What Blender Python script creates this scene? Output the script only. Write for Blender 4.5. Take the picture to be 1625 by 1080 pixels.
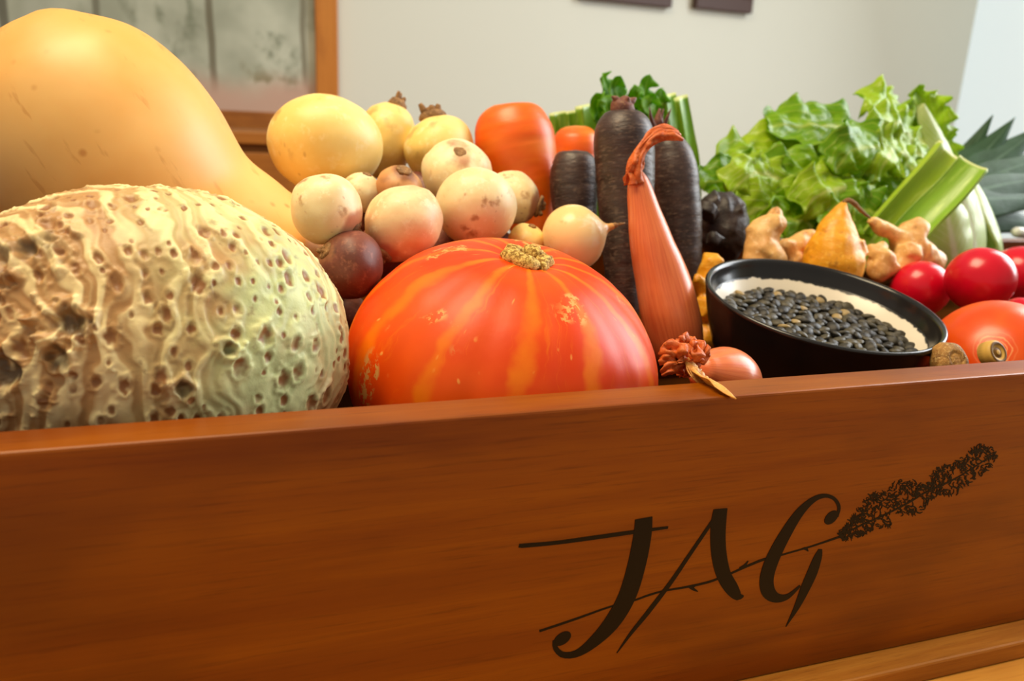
import bpy, math, random
import numpy as np
from mathutils import Vector, Matrix
random.seed(7)
rng = np.random.default_rng(11)
scene = bpy.context.scene
COL = scene.collection
for o in list(bpy.data.objects):
    bpy.data.objects.remove(o)

# ------------------------------------------------------------------ camera
ZT = 0.922                     # height of the crate's top edge above the room floor (m)
FPX, YAW, PITCH, ROLL = 1250.0, math.radians(19.54), math.radians(15.69), math.radians(2.83)
CAM = Vector((0, -0.2875, ZT + 0.1171))
_f = Vector((math.sin(YAW) * math.cos(PITCH), math.cos(YAW) * math.cos(PITCH), -math.sin(PITCH)))
_r0 = Vector((math.cos(YAW), -math.sin(YAW), 0))
_u0 = _r0.cross(_f)
_r = _r0 * math.cos(ROLL) + _u0 * math.sin(ROLL)
_u = -_r0 * math.sin(ROLL) + _u0 * math.cos(ROLL)
cd = bpy.data.cameras.new('camera')
cam = bpy.data.objects.new('camera', cd)
COL.objects.link(cam)
cd.sensor_fit = 'HORIZONTAL'
cd.sensor_width = 36
cd.lens = FPX / 1625 * 36
cd.clip_start = 0.01
cd.dof.use_dof = True
cd.dof.focus_distance = 0.40
cd.dof.aperture_fstop = 9.0
mw = Matrix((_r, _u, -_f)).transposed().to_4x4()
mw.translation = CAM
cam.matrix_world = mw
scene.camera = cam

# ------------------------------------------------------------------ light
world = bpy.data.worlds.new('world')
scene.world = world
world.use_nodes = True
bg = world.node_tree.nodes['Background']
bg.inputs[0].default_value = (1.0, 0.95, 0.84, 1)
bg.inputs[1].default_value = 0.36


def area(name, loc, target, sx, sy, power, color):
    l = bpy.data.lights.new(name, 'AREA')
    l.shape = 'RECTANGLE'
    l.size, l.size_y, l.energy, l.color = sx, sy, power, color
    o = bpy.data.objects.new(name, l)
    COL.objects.link(o)
    o.location = loc
    o.rotation_euler = (Vector(target) - Vector(loc)).to_track_quat('-Z', 'Y').to_euler()
    return o


area('window_daylight', (2.30, 0.35, 1.75), (0.3, 0.15, 0.9), 1.3, 1.3, 52, (0.93, 0.97, 1.0))
area('ceiling_lamp_light', (-0.35, 0.15, 2.5), (0.05, 0.15, 0.9), 0.9, 0.9, 38, (1.0, 0.81, 0.52))
area('ceiling_lamp_light', (2.0, 0.6, 2.5), (1.9, 1.9, 0.9), 0.6, 0.6, 11, (1.0, 0.93, 0.84))
vs = scene.view_settings
vs.view_transform = 'Standard'
vs.look = 'None'
vs.exposure = 0.0
vs.gamma = 1
vs.use_curve_mapping = False


# ------------------------------------------------------------------ helpers
def P(px, py, y):
    """world point that the photograph shows at (px, py), standing y metres behind the crate's front face"""
    d = _f + _r * ((px - 812.5) / FPX) - _u * ((py - 540) / FPX)
    return CAM + d * ((y - CAM.y) / d.y)


def S(px, py, y):
    """metres per photograph pixel there"""
    d = _f + _r * ((px - 812.5) / FPX) - _u * ((py - 540) / FPX)
    return (y - CAM.y) / d.y / FPX


def lin(c):
    return tuple(((v / 255) / 12.92 if v / 255 <= 0.04045 else ((v / 255 + 0.055) / 1.055) ** 2.4) for v in c) + (1,)


def vnoise(p, seed=0):
    p = np.asarray(p, float)
    i = np.floor(p).astype(np.int64)
    f = p - i
    f = f * f * (3 - 2 * f)
    out = 0
    for dx in (0, 1):
        for dy in (0, 1):
            for dz in (0, 1):
                h = ((i[:, 0] + dx) * 73856093) ^ ((i[:, 1] + dy) * 19349663) ^ ((i[:, 2] + dz) * 83492791) ^ (seed * 2654435 + 977)
                h = (h ^ (h >> 13)) * 1274126177
                h = ((h ^ (h >> 16)) & 0xffff) / 32767.5 - 1
                w = (f[:, 0] if dx else 1 - f[:, 0]) * (f[:, 1] if dy else 1 - f[:, 1]) * (f[:, 2] if dz else 1 - f[:, 2])
                out = out + h * w
    return out


def fbm(p, seed=0, oct=3):
    a, s, o = 1, 1, 0
    for k in range(oct):
        o = o + a * vnoise(np.asarray(p) * s, seed + k * 17)
        a *= .5
        s *= 2.1
    return o


def mesh(name, v, f, mat, parent=None, attrs=None, smooth=True, mats=None):
    me = bpy.data.meshes.new(name)
    me.from_pydata([tuple(map(float, q)) for q in v], [], [tuple(map(int, q)) for q in f])
    if smooth:
        me.polygons.foreach_set('use_smooth', [True] * len(me.polygons))
    if attrs:
        for k, a in attrs.items():
            at = me.attributes.new(k, 'FLOAT', 'POINT')
            at.data.foreach_set('value', np.asarray(a, np.float32))
    me.materials.append(mat)
    me.update()
    o = bpy.data.objects.new(name, me)
    COL.objects.link(o)
    if parent is not None:
        o.parent = parent
    return o


def tag(o, label=None, cat=None, group=None, kind=None):
    if label:
        o['label'] = label
    if cat:
        o['category'] = cat
    if group:
        o['group'] = group
    if kind:
        o['kind'] = kind
    return o


def empty(name, m):
    o = bpy.data.objects.new(name, None)
    o.empty_display_size = .02
    COL.objects.link(o)
    if isinstance(m, Matrix):
        o.matrix_world = m
    else:
        o.location = m
    return o


def crom(pts, n):
    """Catmull-Rom through pts (list of tuples), n samples, evenly by index length"""
    p = np.array(pts, float)
    p = np.vstack([2 * p[0] - p[1], p, 2 * p[-1] - p[-2]])
    d = np.linalg.norm(np.diff(p[1:-1, :3], axis=0), axis=1) + 1e-9
    c = np.concatenate([[0], np.cumsum(d)])
    c /= c[-1]
    out = []
    for t in np.linspace(0, 1, n):
        k = min(np.searchsorted(c, t, 'right') - 1, len(c) - 2)
        u = (t - c[k]) / (c[k + 1] - c[k])
        a, b, cc, dd = p[k], p[k + 1], p[k + 2], p[k + 3]
        out.append(.5 * ((2 * b) + (cc - a) * u + (2 * a - 5 * b + 4 * cc - dd) * u * u + (3 * b - a - 3 * cc + dd) * u ** 3))
    return np.array(out)


def sweep(spine, radii, nseg=24, n=40, round_ends=True, squash=None, hint=None):
    """closed tube along a spline: returns verts, faces, (theta, t) per vertex"""
    q = crom([tuple(s) + (r,) for s, r in zip(spine, radii)], n)
    pts, rad = q[:, :3], np.maximum(q[:, 3], 0)
    T = np.gradient(pts, axis=0)
    T /= np.linalg.norm(T, axis=1)[:, None] + 1e-12
    x = np.array(hint if hint is not None else (0, 1, 0), float)
    if abs(x @ T[0]) > .95:
        x = np.array((1., 0, 0))
    V, F, th, tt = [], [], [], []
    ang = np.linspace(0, 2 * math.pi, nseg, endpoint=False)
    for i in range(n):
        x = x - T[i] * (x @ T[i])
        x /= np.linalg.norm(x)
        y = np.cross(T[i], x)
        r = rad[i]
        for a in ang:
            s = 1 if squash is None else squash
            V.append(pts[i] + r * (math.cos(a) * x * s + math.sin(a) * y))
            th.append(a)
            tt.append(i / (n - 1))
    for i in range(n - 1):
        for j in range(nseg):
            k = (j + 1) % nseg
            F.append((i * nseg + j, i * nseg + k, (i + 1) * nseg + k, (i + 1) * nseg + j))
    V = V + [pts[0], pts[-1]]
    th += [0, 0]
    tt += [0, 1]
    b = len(V) - 2
    for j in range(nseg):
        k = (j + 1) % nseg
        F.append((b, k, j))
        F.append((b + 1, (n - 1) * nseg + j, (n - 1) * nseg + k))
    return np.array(V), F, np.array(th), np.array(tt)


def lathe(profile, nseg=48, n=40):
    """profile [(z, r)] bottom to top, closed at the poles"""
    sp = [(0, 0, z) for z, r in profile]
    q = crom([(r, 0, z) for z, r in profile], n)
    V, F, th, tt = [], [], [], []
    for i in range(n):
        for j in range(nseg):
            a = 2 * math.pi * j / nseg
            r = max(q[i, 0], 1e-5)
            V.append((r * math.cos(a), r * math.sin(a), q[i, 2]))
            th.append(a)
            tt.append(i / (n - 1))
    for i in range(n - 1):
        for j in range(nseg):
            k = (j + 1) % nseg
            F.append((i * nseg + j, i * nseg + k, (i + 1) * nseg + k, (i + 1) * nseg + j))
    F.append(tuple(reversed(range(nseg))))
    F.append(tuple(range((n - 1) * nseg, n * nseg)))
    return np.array(V), F, np.array(th), np.array(tt)


def normals(V, F):
    N = np.zeros_like(V)
    q = np.array([f for f in F if len(f) == 4])
    a = np.cross(V[q[:, 2]] - V[q[:, 0]], V[q[:, 3]] - V[q[:, 1]])
    for k in range(4):
        np.add.at(N, q[:, k], a)
    return N / (np.linalg.norm(N, axis=1)[:, None] + 1e-12)


def join(parts):
    V, F, b = [], [], 0
    for v, f in parts:
        V.append(np.asarray(v))
        F += [tuple(i + b for i in q) for q in f]
        b += len(v)
    return np.vstack(V), F


def frame(origin, axis, hint=(0, -1, 0)):
    """matrix with local Z along axis"""
    z = Vector(axis).normalized()
    h = Vector(hint)
    if abs(h.dot(z)) > .97:
        h = Vector((1, 0, 0))
    x = (h - z * h.dot(z)).normalized()
    y = z.cross(x)
    m = Matrix((x, y, z)).transposed().to_4x4()
    m.translation = origin
    return m


def localize(V, m):
    mi = np.array(m.inverted())
    return V @ mi[:3, :3].T + mi[:3, 3]


def box(x0, x1, y0, y1, z0, z1):
    v = [(x, y, z) for x in (x0, x1) for y in (y0, y1) for z in (z0, z1)]
    f = [(0, 1, 3, 2), (4, 6, 7, 5), (0, 4, 5, 1), (2, 3, 7, 6), (0, 2, 6, 4), (1, 5, 7, 3)]
    return np.array(v, float), f


def board(name, b, mat, parent=None, bevel=.001):
    """a box object with its origin at its centre and a small bevel"""
    x0, x1, y0, y1, z0, z1 = b
    c = ((x0 + x1) / 2, (y0 + y1) / 2, (z0 + z1) / 2)
    v, f = box(*b)
    o = mesh(name, v - np.array(c), f, mat, parent, smooth=False)
    o.location = c
    if bevel:
        m = o.modifiers.new('bevel', 'BEVEL')
        m.width = bevel
        m.segments = 2
    return o


# ------------------------------------------------------------------ materials
class NB:
    def __init__(s, name):
        s.m = bpy.data.materials.new(name)
        s.m.use_nodes = True
        s.t = s.m.node_tree
        s.b = s.t.nodes['Principled BSDF']
        s.tc = s.n('ShaderNodeTexCoord')

    def n(s, typ, ins=None, **kw):
        nd = s.t.nodes.new(typ)
        for k, v in kw.items():
            setattr(nd, k, v)
        for k, v in (ins or {}).items():
            s.set(nd.inputs[k], v)
        return nd

    def set(s, sock, v):
        if isinstance(v, bpy.types.NodeSocket):
            s.t.links.new(v, sock)
        else:
            sock.default_value = v

    def map(s, scale=(1, 1, 1), loc=(0, 0, 0), rot=(0, 0, 0), src=None):
        return s.n('ShaderNodeMapping', {'Vector': src or s.tc.outputs['Object'], 'Scale': scale, 'Location': loc, 'Rotation': rot}).outputs[0]

    def noise(s, scale, vec=None, detail=3, rough=.55, dist=0):
        return s.n('ShaderNodeTexNoise', {'Vector': vec or s.tc.outputs['Object'], 'Scale': scale, 'Detail': detail, 'Roughness': rough, 'Distortion': dist}).outputs['Fac']

    def voro(s, scale, vec=None, feature='F1', rnd=1):
        return s.n('ShaderNodeTexVoronoi', {'Vector': vec or s.tc.outputs['Object'], 'Scale': scale, 'Randomness': rnd}, feature=feature).outputs['Distance']

    def ramp(s, fac, a, b):
        return s.n('ShaderNodeMapRange', {'Value': fac, 'From Min': a, 'From Max': b}, interpolation_type='SMOOTHSTEP').outputs[0]

    def mix(s, fac, a, b):
        nd = s.n('ShaderNodeMix', data_type='RGBA')
        s.set(nd.inputs[0], fac)
        s.set(nd.inputs[6], a)
        s.set(nd.inputs[7], b)
        return nd.outputs[2]

    def math(s, op, a, b=0.0):
        nd = s.n('ShaderNodeMath', operation=op)
        s.set(nd.inputs[0], a)
        s.set(nd.inputs[1], b)
        return nd.outputs[0]

    def attr(s, name):
        return s.n('ShaderNodeAttribute', attribute_name=name).outputs['Fac']

    def bump(s, h, strength=.3, dist=.001):
        nd = s.n('ShaderNodeBump', {'Height': h, 'Strength': strength, 'Distance': dist})
        s.set(s.b.inputs['Normal'], nd.outputs[0])

    def out(s, color, rough=.5, spec=.5, sss=0, sssr=.004, coat=0, metal=0):
        s.set(s.b.inputs['Base Color'], color)
        s.set(s.b.inputs['Roughness'], rough)
        s.b.inputs['Specular IOR Level'].default_value = spec
        s.b.inputs['Coat Weight'].default_value = coat
        s.b.inputs['Metallic'].default_value = metal
        if sss:
            s.b.inputs['Subsurface Weight'].default_value = sss
            s.b.inputs['Subsurface Radius'].default_value = (1, .5, .25)
            s.b.inputs['Subsurface Scale'].default_value = sssr
        return s.m


def skin_mat(name, c1, c2, spot=None, scale=40, spots=90, amount=.16, rough=.45, stretch=(1, 1, 1), bump=.25, mask=None, sss=.12, spec=.5, fine=None, hl=None):
    """vegetable skin: two mottled tones, speckles, fine relief; 'mask' is a colour where the mesh attribute m is 1"""
    k = NB(name)
    v = k.map(stretch)
    n1 = k.noise(scale, v, 4, .6)
    col = k.mix(k.ramp(n1, .35, .68), lin(c1), lin(c2))
    if fine:
        col = k.mix(k.ramp(k.noise(scale * 6, v, 3, .65), .52, .72), col, lin(fine))
    if hl:
        col = k.mix(k.ramp(k.noise(scale * .5, k.map(stretch, (3, 1, 7)), 2), .55, .75), col, lin(hl))
    if spot:
        wv = k.n('ShaderNodeTexNoise', {'Vector': k.tc.outputs['Object'], 'Scale': spots * 2.2, 'Detail': 3.0}).outputs['Color']
        wv = k.n('ShaderNodeVectorMath', {0: wv, 1: (.5, .5, .5)}, operation='SUBTRACT').outputs[0]
        wv = k.n('ShaderNodeVectorMath', {0: wv, 'Scale': .9 / spots}, operation='SCALE').outputs[0]
        wv = k.n('ShaderNodeVectorMath', {0: k.map((1, 1, .6)), 1: wv}, operation='ADD').outputs[0]
        d = k.voro(spots, wv)
        big = k.noise(scale * .8, k.map((1, 1, 1), (5, 2, 1)), 2)
        sp = k.math('MULTIPLY', k.math('MULTIPLY', k.ramp(d, amount * 2.2, amount * .5), k.ramp(big, .40, .6)), .75)
        fl = k.math('MULTIPLY', k.ramp(k.voro(spots * 3.1, k.map((1, 1, .35), (.3, .1, .7))), .2, .08), .4)
        sp = k.math('MAXIMUM', sp, k.math('MULTIPLY', fl, k.ramp(k.noise(scale * 1.3, k.map((1, 1, 1), (9, 2, 4)), 2), .5, .62)))
        col = k.mix(sp, col, lin(spot))
    if mask:
        mm = k.ramp(k.math('ADD', k.attr('m'), k.math('MULTIPLY', k.math('SUBTRACT', k.noise(scale * 2, v), .5), .7)), .35, .65)
        col = k.mix(mm, col, lin(mask))
    k.bump(k.noise(scale * 5, v, 4, .6), bump, .001)
    return k.out(col, rough, spec, sss)


def wood_mat(name, dark, mid, light, axis='x', scale=1.0, rough=.42, coat=.0, band=1.0, spec=.4):
    k = NB(name)
    st = {'x': (1.2, 22, 22), 'y': (22, 1.2, 22), 'z': (22, 22, 1.2)}[axis]
    st = tuple(v * scale for v in st)
    v = k.map(st)
    g = k.noise(3.0, v, 6, .62, .5)
    fine = k.noise(16.0, k.map(tuple(q * (1.6 if q > 5 else 1) for q in st)), 4, .7)
    big = k.noise(5.5, k.map({'x': (1, 2.4, 2.4), 'y': (2.4, 1, 2.4), 'z': (2.4, 2.4, 1)}[axis]), 3)
    col = k.mix(k.ramp(g, .3, .7), lin(mid), lin(light))
    col = k.mix(k.math('MULTIPLY', k.ramp(fine, .5, .75), .55), col, lin(dark))
    col = k.mix(k.math('MULTIPLY', k.ramp(big, .45, .7), .55 * band), col, lin(dark))
    k.bump(k.math('ADD', g, fine), .12, .0006)
    return k.out(col, rough, spec, coat=coat)


def plain(name, c, rough=.6, spec=.4, metal=0):
    k = NB(name)
    n = k.noise(30, None, 3)
    col = k.mix(n, lin(c), lin(tuple(min(255, v * 1.08) for v in c)))
    return k.out(col, rough, spec, metal=metal)


M = {}
M['crate_wood'] = wood_mat('crate_wood', (84, 29, 0), (127, 59, 0), (149, 79, 0), 'x', rough=.36, band=1.0, spec=.3)
M['crate_wood_y'] = wood_mat('crate_wood_cross', (90, 32, 0), (134, 64, 0), (154, 82, 2), 'y', rough=.36, spec=.4)
M['base_wood'] = wood_mat('base_wood', (112, 60, 8), (168, 100, 22), (190, 124, 40), 'x', scale=2.2, rough=.55, spec=.25)
M['table_wood'] = wood_mat('table_wood', (178, 108, 30), (222, 156, 58), (234, 176, 82), 'x', scale=.8, rough=.5, spec=.25)
M['side_wood'] = wood_mat('side_wood', (112, 58, 10), (150, 88, 24), (168, 104, 36), 'x', scale=.3, rough=.5)
M['frame_wood'] = wood_mat('frame_wood', (136, 74, 16), (176, 106, 34), (190, 122, 46), 'z', scale=.3, rough=.45)
M['dark_frame'] = plain('dark_frame', (62, 36, 26), .5)
k = NB('wall_paint')
M['wall'] = k.out(k.mix(k.noise(1.5, None, 2), lin((206, 209, 199)), lin((211, 214, 204))), .85, .2)
M['floor_wood'] = wood_mat('floor_wood', (110, 72, 40), (150, 104, 60), (170, 122, 76), 'x', scale=.4)
M['ink'] = plain('ink', (22, 16, 11), .5, .15)

# ------------------------------------------------------------------ structure: room
WY = 2.2                                            # back wall plane
corner = P(1517, 100, WY).x


def struct(o):
    o['kind'] = 'structure'
    return o


struct(board('floor', (-2.6, corner + .12, -2.2, WY + .12, -.06, 0), M['floor_wood'], None, 0))
struct(board('wall_back', (-2.6, corner + .12, WY, WY + .12, 0, 2.7), M['wall'], None, 0))
XR = corner
# right-hand wall: a pier, then a tall window of frosted glass right at the corner
wall_r = struct(board('wall_right', (XR, XR + .12, -2.2, WY, 0, .35), M['wall'], None, 0))
struct(board('wall_right_top', (XR, XR + .12, -2.2, WY, 2.45, 2.7), M['wall'], None, 0))
struct(board('wall_right_pier', (XR, XR + .12, -2.2, -.75, .35, 2.45), M['wall'], None, 0))
k = NB('frosted_daylight_pane')
k.b.inputs['Emission Color'].default_value = (.78, .94, 1, 1)
k.b.inputs['Emission Strength'].default_value = .52
M['pane'] = k.out(lin((200, 208, 210)), .35, .4)
M['white_paint'] = plain('white_paint', (236, 238, 236), .4)
win = struct(board('window_1', (XR + .03, XR + .10, 1.08, WY, .35, .41), M['white_paint'], None, .003))
for y0, y1 in ((1.12, WY), (.16, 1.06), (-.75, .12)):
    w = board('pane', (XR + .05, XR + .058, y0, y1, .41, 2.40), M['pane'], win, 0)
    w.location = Vector(w.location) - Vector(win.location)
for b in ((XR + .03, XR + .10, 1.06, 1.12, .41, 2.40), (XR + .03, XR + .10, .12, .16, .41, 2.40), (XR + .03, XR + .10, -.75, WY, 2.40, 2.45),
          (XR + .03, XR + .10, -.75, 1.08, .35, .41)):
    w = board('window_frame', b, M['white_paint'], win, .003)
    w.location = Vector(w.location) - Vector(win.location)


# framed forest painting, at left on the back wall
def pic_x(px, py):
    p = P(px, py, WY)
    return p.x, p.z


def painting_mat():
    k = NB('misty_forest_canvas')
    g = k.tc.outputs['Object']
    sep = k.n('ShaderNodeSeparateXYZ', {'Vector': g})
    x, z = sep.outputs[0], sep.outputs[2]
    col = k.mix(k.ramp(k.noise(5, None, 3), .3, .7), lin((150, 156, 140)), lin((188, 194, 178)))
    # foliage masses
    fol = k.noise(7.5, k.map((1, 1, .8), (2.3, 0, .4)), 4, .6)
    fol = k.math('MULTIPLY', k.ramp(fol, .52, .66), .85)
    col = k.mix(fol, col, lin((104, 112, 92)))
    # pale trunks and thin dark ones
    wob = k.math('MULTIPLY', k.math('SUBTRACT', k.noise(3, None, 2), .5), .03)
    xx = k.math('ADD', x, wob)
    for cx, w, c in TR:
        d = k.math('ABSOLUTE', k.math('SUBTRACT', xx, cx))
        col = k.mix(k.math('MULTIPLY', k.ramp(d, w, w * .5), .8), col, lin(c))
    # rosy clearing low down, with undergrowth
    low = k.math('ADD', z, k.math('MULTIPLY', k.math('SUBTRACT', k.noise(6, None, 3), .5), .12))
    col = k.mix(k.ramp(low, ZL + .13, ZL + .03), col, lin((186, 156, 140)))
    bush = k.math('MULTIPLY', k.ramp(k.noise(10, k.map((1, 1, 1), (7, 0, 2)), 4), .55, .64), k.ramp(z, ZL + .16, ZL + .05))
    col = k.mix(bush, col, lin((112, 104, 66)))
    return k.out(col, .55, .3)


xi, zi = pic_x(501, 172)
xo, zo = pic_x(536, 201)
zi = pic_x(430, 178)[1]
zo = zi - (xo - xi) * .8
XL, ZTOP = -1.35, zi + .95
cx, cz = (XL + xi) / 2, (zi + ZTOP) / 2
ZL = zi - cz
TR = []
for px, w, c in ((335, .013, (92, 86, 66)), (158, .012, (104, 104, 88)), (12, .014, (80, 78, 66)), (480, .010, (112, 108, 88)), (236, .03, (176, 182, 166)), (70, .05, (168, 174, 160))):
    TR.append((P(px, 60, WY).x - cx, w, c))
for X in (-1.2, -.98, -.8, -.62):
    TR.append((X - cx, .013, (92, 90, 74)))
M['painting'] = painting_mat()
pf = empty('framed_painting', (cx, WY - .02, cz))
tag(pf, 'large misty forest painting in an orange-brown wooden frame behind the squash', 'painting')
fw = xo - xi
cv = board('canvas', (XL, xi, WY - .014, WY - .006, zi, ZTOP), M['painting'], pf, 0)
fr = [board('frame_rail', (XL - fw, xo, WY - .034, WY - .002, zo, zi), M['side_wood'], pf, .003),
      board('frame_rail', (XL - fw, xo, WY - .034, WY - .002, ZTOP, ZTOP + fw), M['side_wood'], pf, .003),
      board('frame_stile', (xi, xo, WY - .034, WY - .002, zi, ZTOP), M['frame_wood'], pf, .003),
      board('frame_stile', (XL - fw, XL, WY - .034, WY - .002, zi, ZTOP), M['frame_wood'], pf, .003)]
for o in [cv] + fr:
    o.location = Vector(o.location) - pf.location

# two small dark pictures high on the back wall
for pxa, pxb, pyb, lab in ((915, 1060, 1, 'wide dark brown framed picture hanging left of the other small one'), (1097, 1186, 16, 'dark brown framed picture hanging lowest on the cream wall')):
    xa, zb = pic_x(pxa, pyb - 2)
    xb, _z = pic_x(pxb, pyb + 2)
    h = .30
    r = empty('small_picture', ((xa + xb) / 2, WY - .015, zb))
    tag(r, lab, 'picture', 'small dark pictures on the wall')
    rim = .045
    bits = [board('frame_rail', (xa, xb, WY - .03, WY - .001, zb, zb + rim), M['dark_frame'], r, .003),
            board('frame_rail', (xa, xb, WY - .03, WY - .001, zb + h, zb + h + rim), M['dark_frame'], r, .003),
            board('frame_stile', (xa, xa + rim, WY - .03, WY - .001, zb + rim, zb + h), M['dark_frame'], r, .003),
            board('frame_stile', (xb - rim, xb, WY - .03, WY - .001, zb + rim, zb + h), M['dark_frame'], r, .003),
            board('print', (xa + rim, xb - rim, WY - .014, WY - .002, zb + rim, zb + h), plain('print_paper', (120, 96, 80), .7), r, 0)]
    for o in bits:
        o.location = Vector(o.location) - r.location

# sideboard under the painting
sb_top = P(400, 203, WY - .1).z
sx0, sx1 = -1.6, P(560, 200, WY - .3).x
sb = empty('sideboard', ((sx0 + sx1) / 2, WY - .22, 0))
tag(sb, 'orange-brown wooden sideboard standing below the forest painting', 'sideboard')
sbp = [board('cabinet_body', (sx0, sx1, WY - .40, WY - .04, .08, sb_top - .03), M['side_wood'], sb, .004),
       board('worktop', (sx0 - .02, sx1 + .02, WY - .43, WY - .038, sb_top - .03, sb_top), M['side_wood'], sb, .004)]
nd_ = 4
dw = (sx1 - sx0) / nd_
for i in range(nd_):
    sbp.append(board('cabinet_door', (sx0 + i * dw + .006, sx0 + (i + 1) * dw - .006, WY - .418, WY - .40, .1, sb_top - .05), M['side_wood'], sb, .003))
for sx in (sx0 + .03, sx1 - .07):
    for sy in (WY - .38, WY - .1):
        sbp.append(board('leg', (sx, sx + .04, sy, sy + .04, 0, .08), M['side_wood'], sb, .003))
for o in sbp:
    o.location = Vector(o.location) - sb.location

# table that carries the crate
TZ = .75
tb = empty('table', (.3, .2, 0))
tag(tb, 'light honey-coloured wooden table under the crate', 'table')
tp = []
for i in range(6):
    y0 = -.36 + i * .19
    tp.append(board('plank', (-.62, 1.32, y0, y0 + .189, TZ - .03, TZ), M['table_wood'], tb, .0015))
tp.append(board('apron', (-.55, 1.25, -.28, -.255, TZ - .11, TZ - .03), M['table_wood'], tb, .002))
tp.append(board('apron', (-.55, 1.25, .66, .685, TZ - .11, TZ - .03), M['table_wood'], tb, .002))
for sx in (-.58, 1.22):
    for sy in (-.31, .66):
        tp.append(board('leg', (sx, sx + .06, sy, sy + .06, 0, TZ - .03), M['table_wood'], tb, .004))
for o in tp:
    o.location = Vector(o.location) - tb.location

# ------------------------------------------------------------------ the crate
CX0, CX1, CD, CT = -.27, 1.03, .46, .0213
PH = .16
ZB = ZT - PH                     # underside of the panels / top of base board
IB = ZT - .080                   # raised display board inside
crate = empty('wooden_crate', (.38, .22, TZ))
tag(crate, 'long reddish-brown wooden crate with black lettering, filled with vegetables', 'crate')
cr = [board('front_panel', (CX0, CX1, 0, CT, ZB, ZT), M['crate_wood'], crate, .0012),
      board('back_panel', (CX0, CX1, CD - CT, CD, ZB, ZT), M['crate_wood'], crate, .0012),
      board('end_panel', (CX0, CX0 + CT, CT, CD - CT, ZB, ZT), M['crate_wood_y'], crate, .0012),
      board('end_panel', (CX1 - CT, CX1, CT, CD - CT, ZB, ZT), M['crate_wood_y'], crate, .0012),
      board('base_board', (CX0 - .016, CX1 + .016, -.016, CD + .016, TZ, ZB), M['base_wood'], crate, .0015)]
v, f = box(CX0 + CT, CX1 - CT, CT, CD - CT, IB - .012, IB)
M['inner_shade'] = plain('shade_brown', (70, 36, 10), 1.0, 0.0)  # matte dark brown paints in the shade inside the full crate
ib = mesh('inner_board', v, f, M['inner_shade'], crate, smooth=False)
cr.append(ib)
cr.append(mesh('inner_deck', *box(.09, CX1 - CT, .245, CD - CT, IB, ZT - .050), M['inner_shade'], crate, smooth=False))
for o in cr:
    o.location = Vector(o.location) - crate.location


# printed lettering (thin ink film standing on the front panel)
def Z2(X, Y):
    return 800 + X * .5077, 680 + Y * .5077


def Z6(X, Y):
    return 1300 + X * .2, 680 + Y * .2


def stroke(pts, conv, unit, lift, n=40):
    """variable-width pen stroke, given as (X, Y, width), on the panel plane y=0"""
    W = []
    for X, Y, w in pts:
        p = P(*conv(X, Y), 0)
        W.append((p.x, 0, p.z, w * unit * S(*conv(X, Y), 0) * .5))
    q = crom(W, n)
    T = np.gradient(q[:, [0, 2]], axis=0)
    T /= np.linalg.norm(T, axis=1)[:, None] + 1e-12
    V, F = [], []
    for i in range(n):
        w = max(q[i, 3], 1e-5)
        nx, nz = -T[i, 1], T[i, 0]
        V += [(q[i, 0] + nx * w, -lift, q[i, 2] + nz * w), (q[i, 0] - nx * w, -lift, q[i, 2] - nz * w)]
    for i in range(n - 1):
        F.append((2 * i, 2 * i + 1, 2 * i + 3, 2 * i + 2))
    return V, F


def disc(X, Y, rx, ry, conv, unit, lift, rot=0):
    c = P(*conv(X, Y), 0)
    s = S(*conv(X, Y), 0) * unit
    V = []
    for i in range(24):
        a = 2 * math.pi * i / 24
        dx, dz = rx * s * math.cos(a), ry * s * math.sin(a)
        V.append((c.x + dx * math.cos(rot) - dz * math.sin(rot), -lift, c.z + dx * math.sin(rot) + dz * math.cos(rot)))
    return V, [tuple(range(24))]


U2 = .5077


def ink(name, parts):
    v, f = join([(np.array(a), b) for a, b in parts])
    c = v.mean(0)
    # give the film a thickness down to the panel
    n = len(v)
    back = v.copy()
    back[:, 1] = -.00002
    ff = list(f)
    from collections import Counter
    cnt = Counter()
    for q in f:
        for i in range(len(q)):
            cnt[frozenset((q[i], q[(i + 1) % len(q)]))] += 1
    for q in f:
        for i in range(len(q)):
            a, b = q[i], q[(i + 1) % len(q)]
            if cnt[frozenset((a, b))] == 1:
                ff.append((a, a + n, b + n, b))
    o = mesh(name, np.vstack([v, back]) - c, ff, M['ink'], crate, smooth=False)
    o.location = Vector(c) - crate.location
    return o


J = [stroke([(436, 279, 60), (432, 330, 64), (415, 420, 66), (385, 520, 66), (340, 600, 62), (285, 660, 46), (230, 700, 28), (185, 706, 20), (160, 685, 16), (158, 660, 14)], Z2, U2, .0003),
     disc(182, 655, 30, 22, Z2, U2, .00032, .5), stroke([(46, 365, 12), (60, 365, 14), (160, 356, 13), (280, 340, 14), (400, 323, 13), (512, 308, 8)], Z2, U2, .00028)]
tag(ink('printed_letter', J), 'black hand-drawn letter J')
A = [stroke([(352, 700, 3), (395, 640, 12), (450, 572, 17), (520, 480, 16), (580, 392, 14), (655, 282, 13)], Z2, U2, .00026),
     stroke([(676, 250, 50), (670, 290, 55), (668, 350, 54), (674, 410, 52), (688, 460, 48), (712, 500, 44), (732, 524, 26), (748, 522, 6)], Z2, U2, .0003)]
tag(ink('printed_letter', A), 'black hand-drawn letter A')
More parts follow.
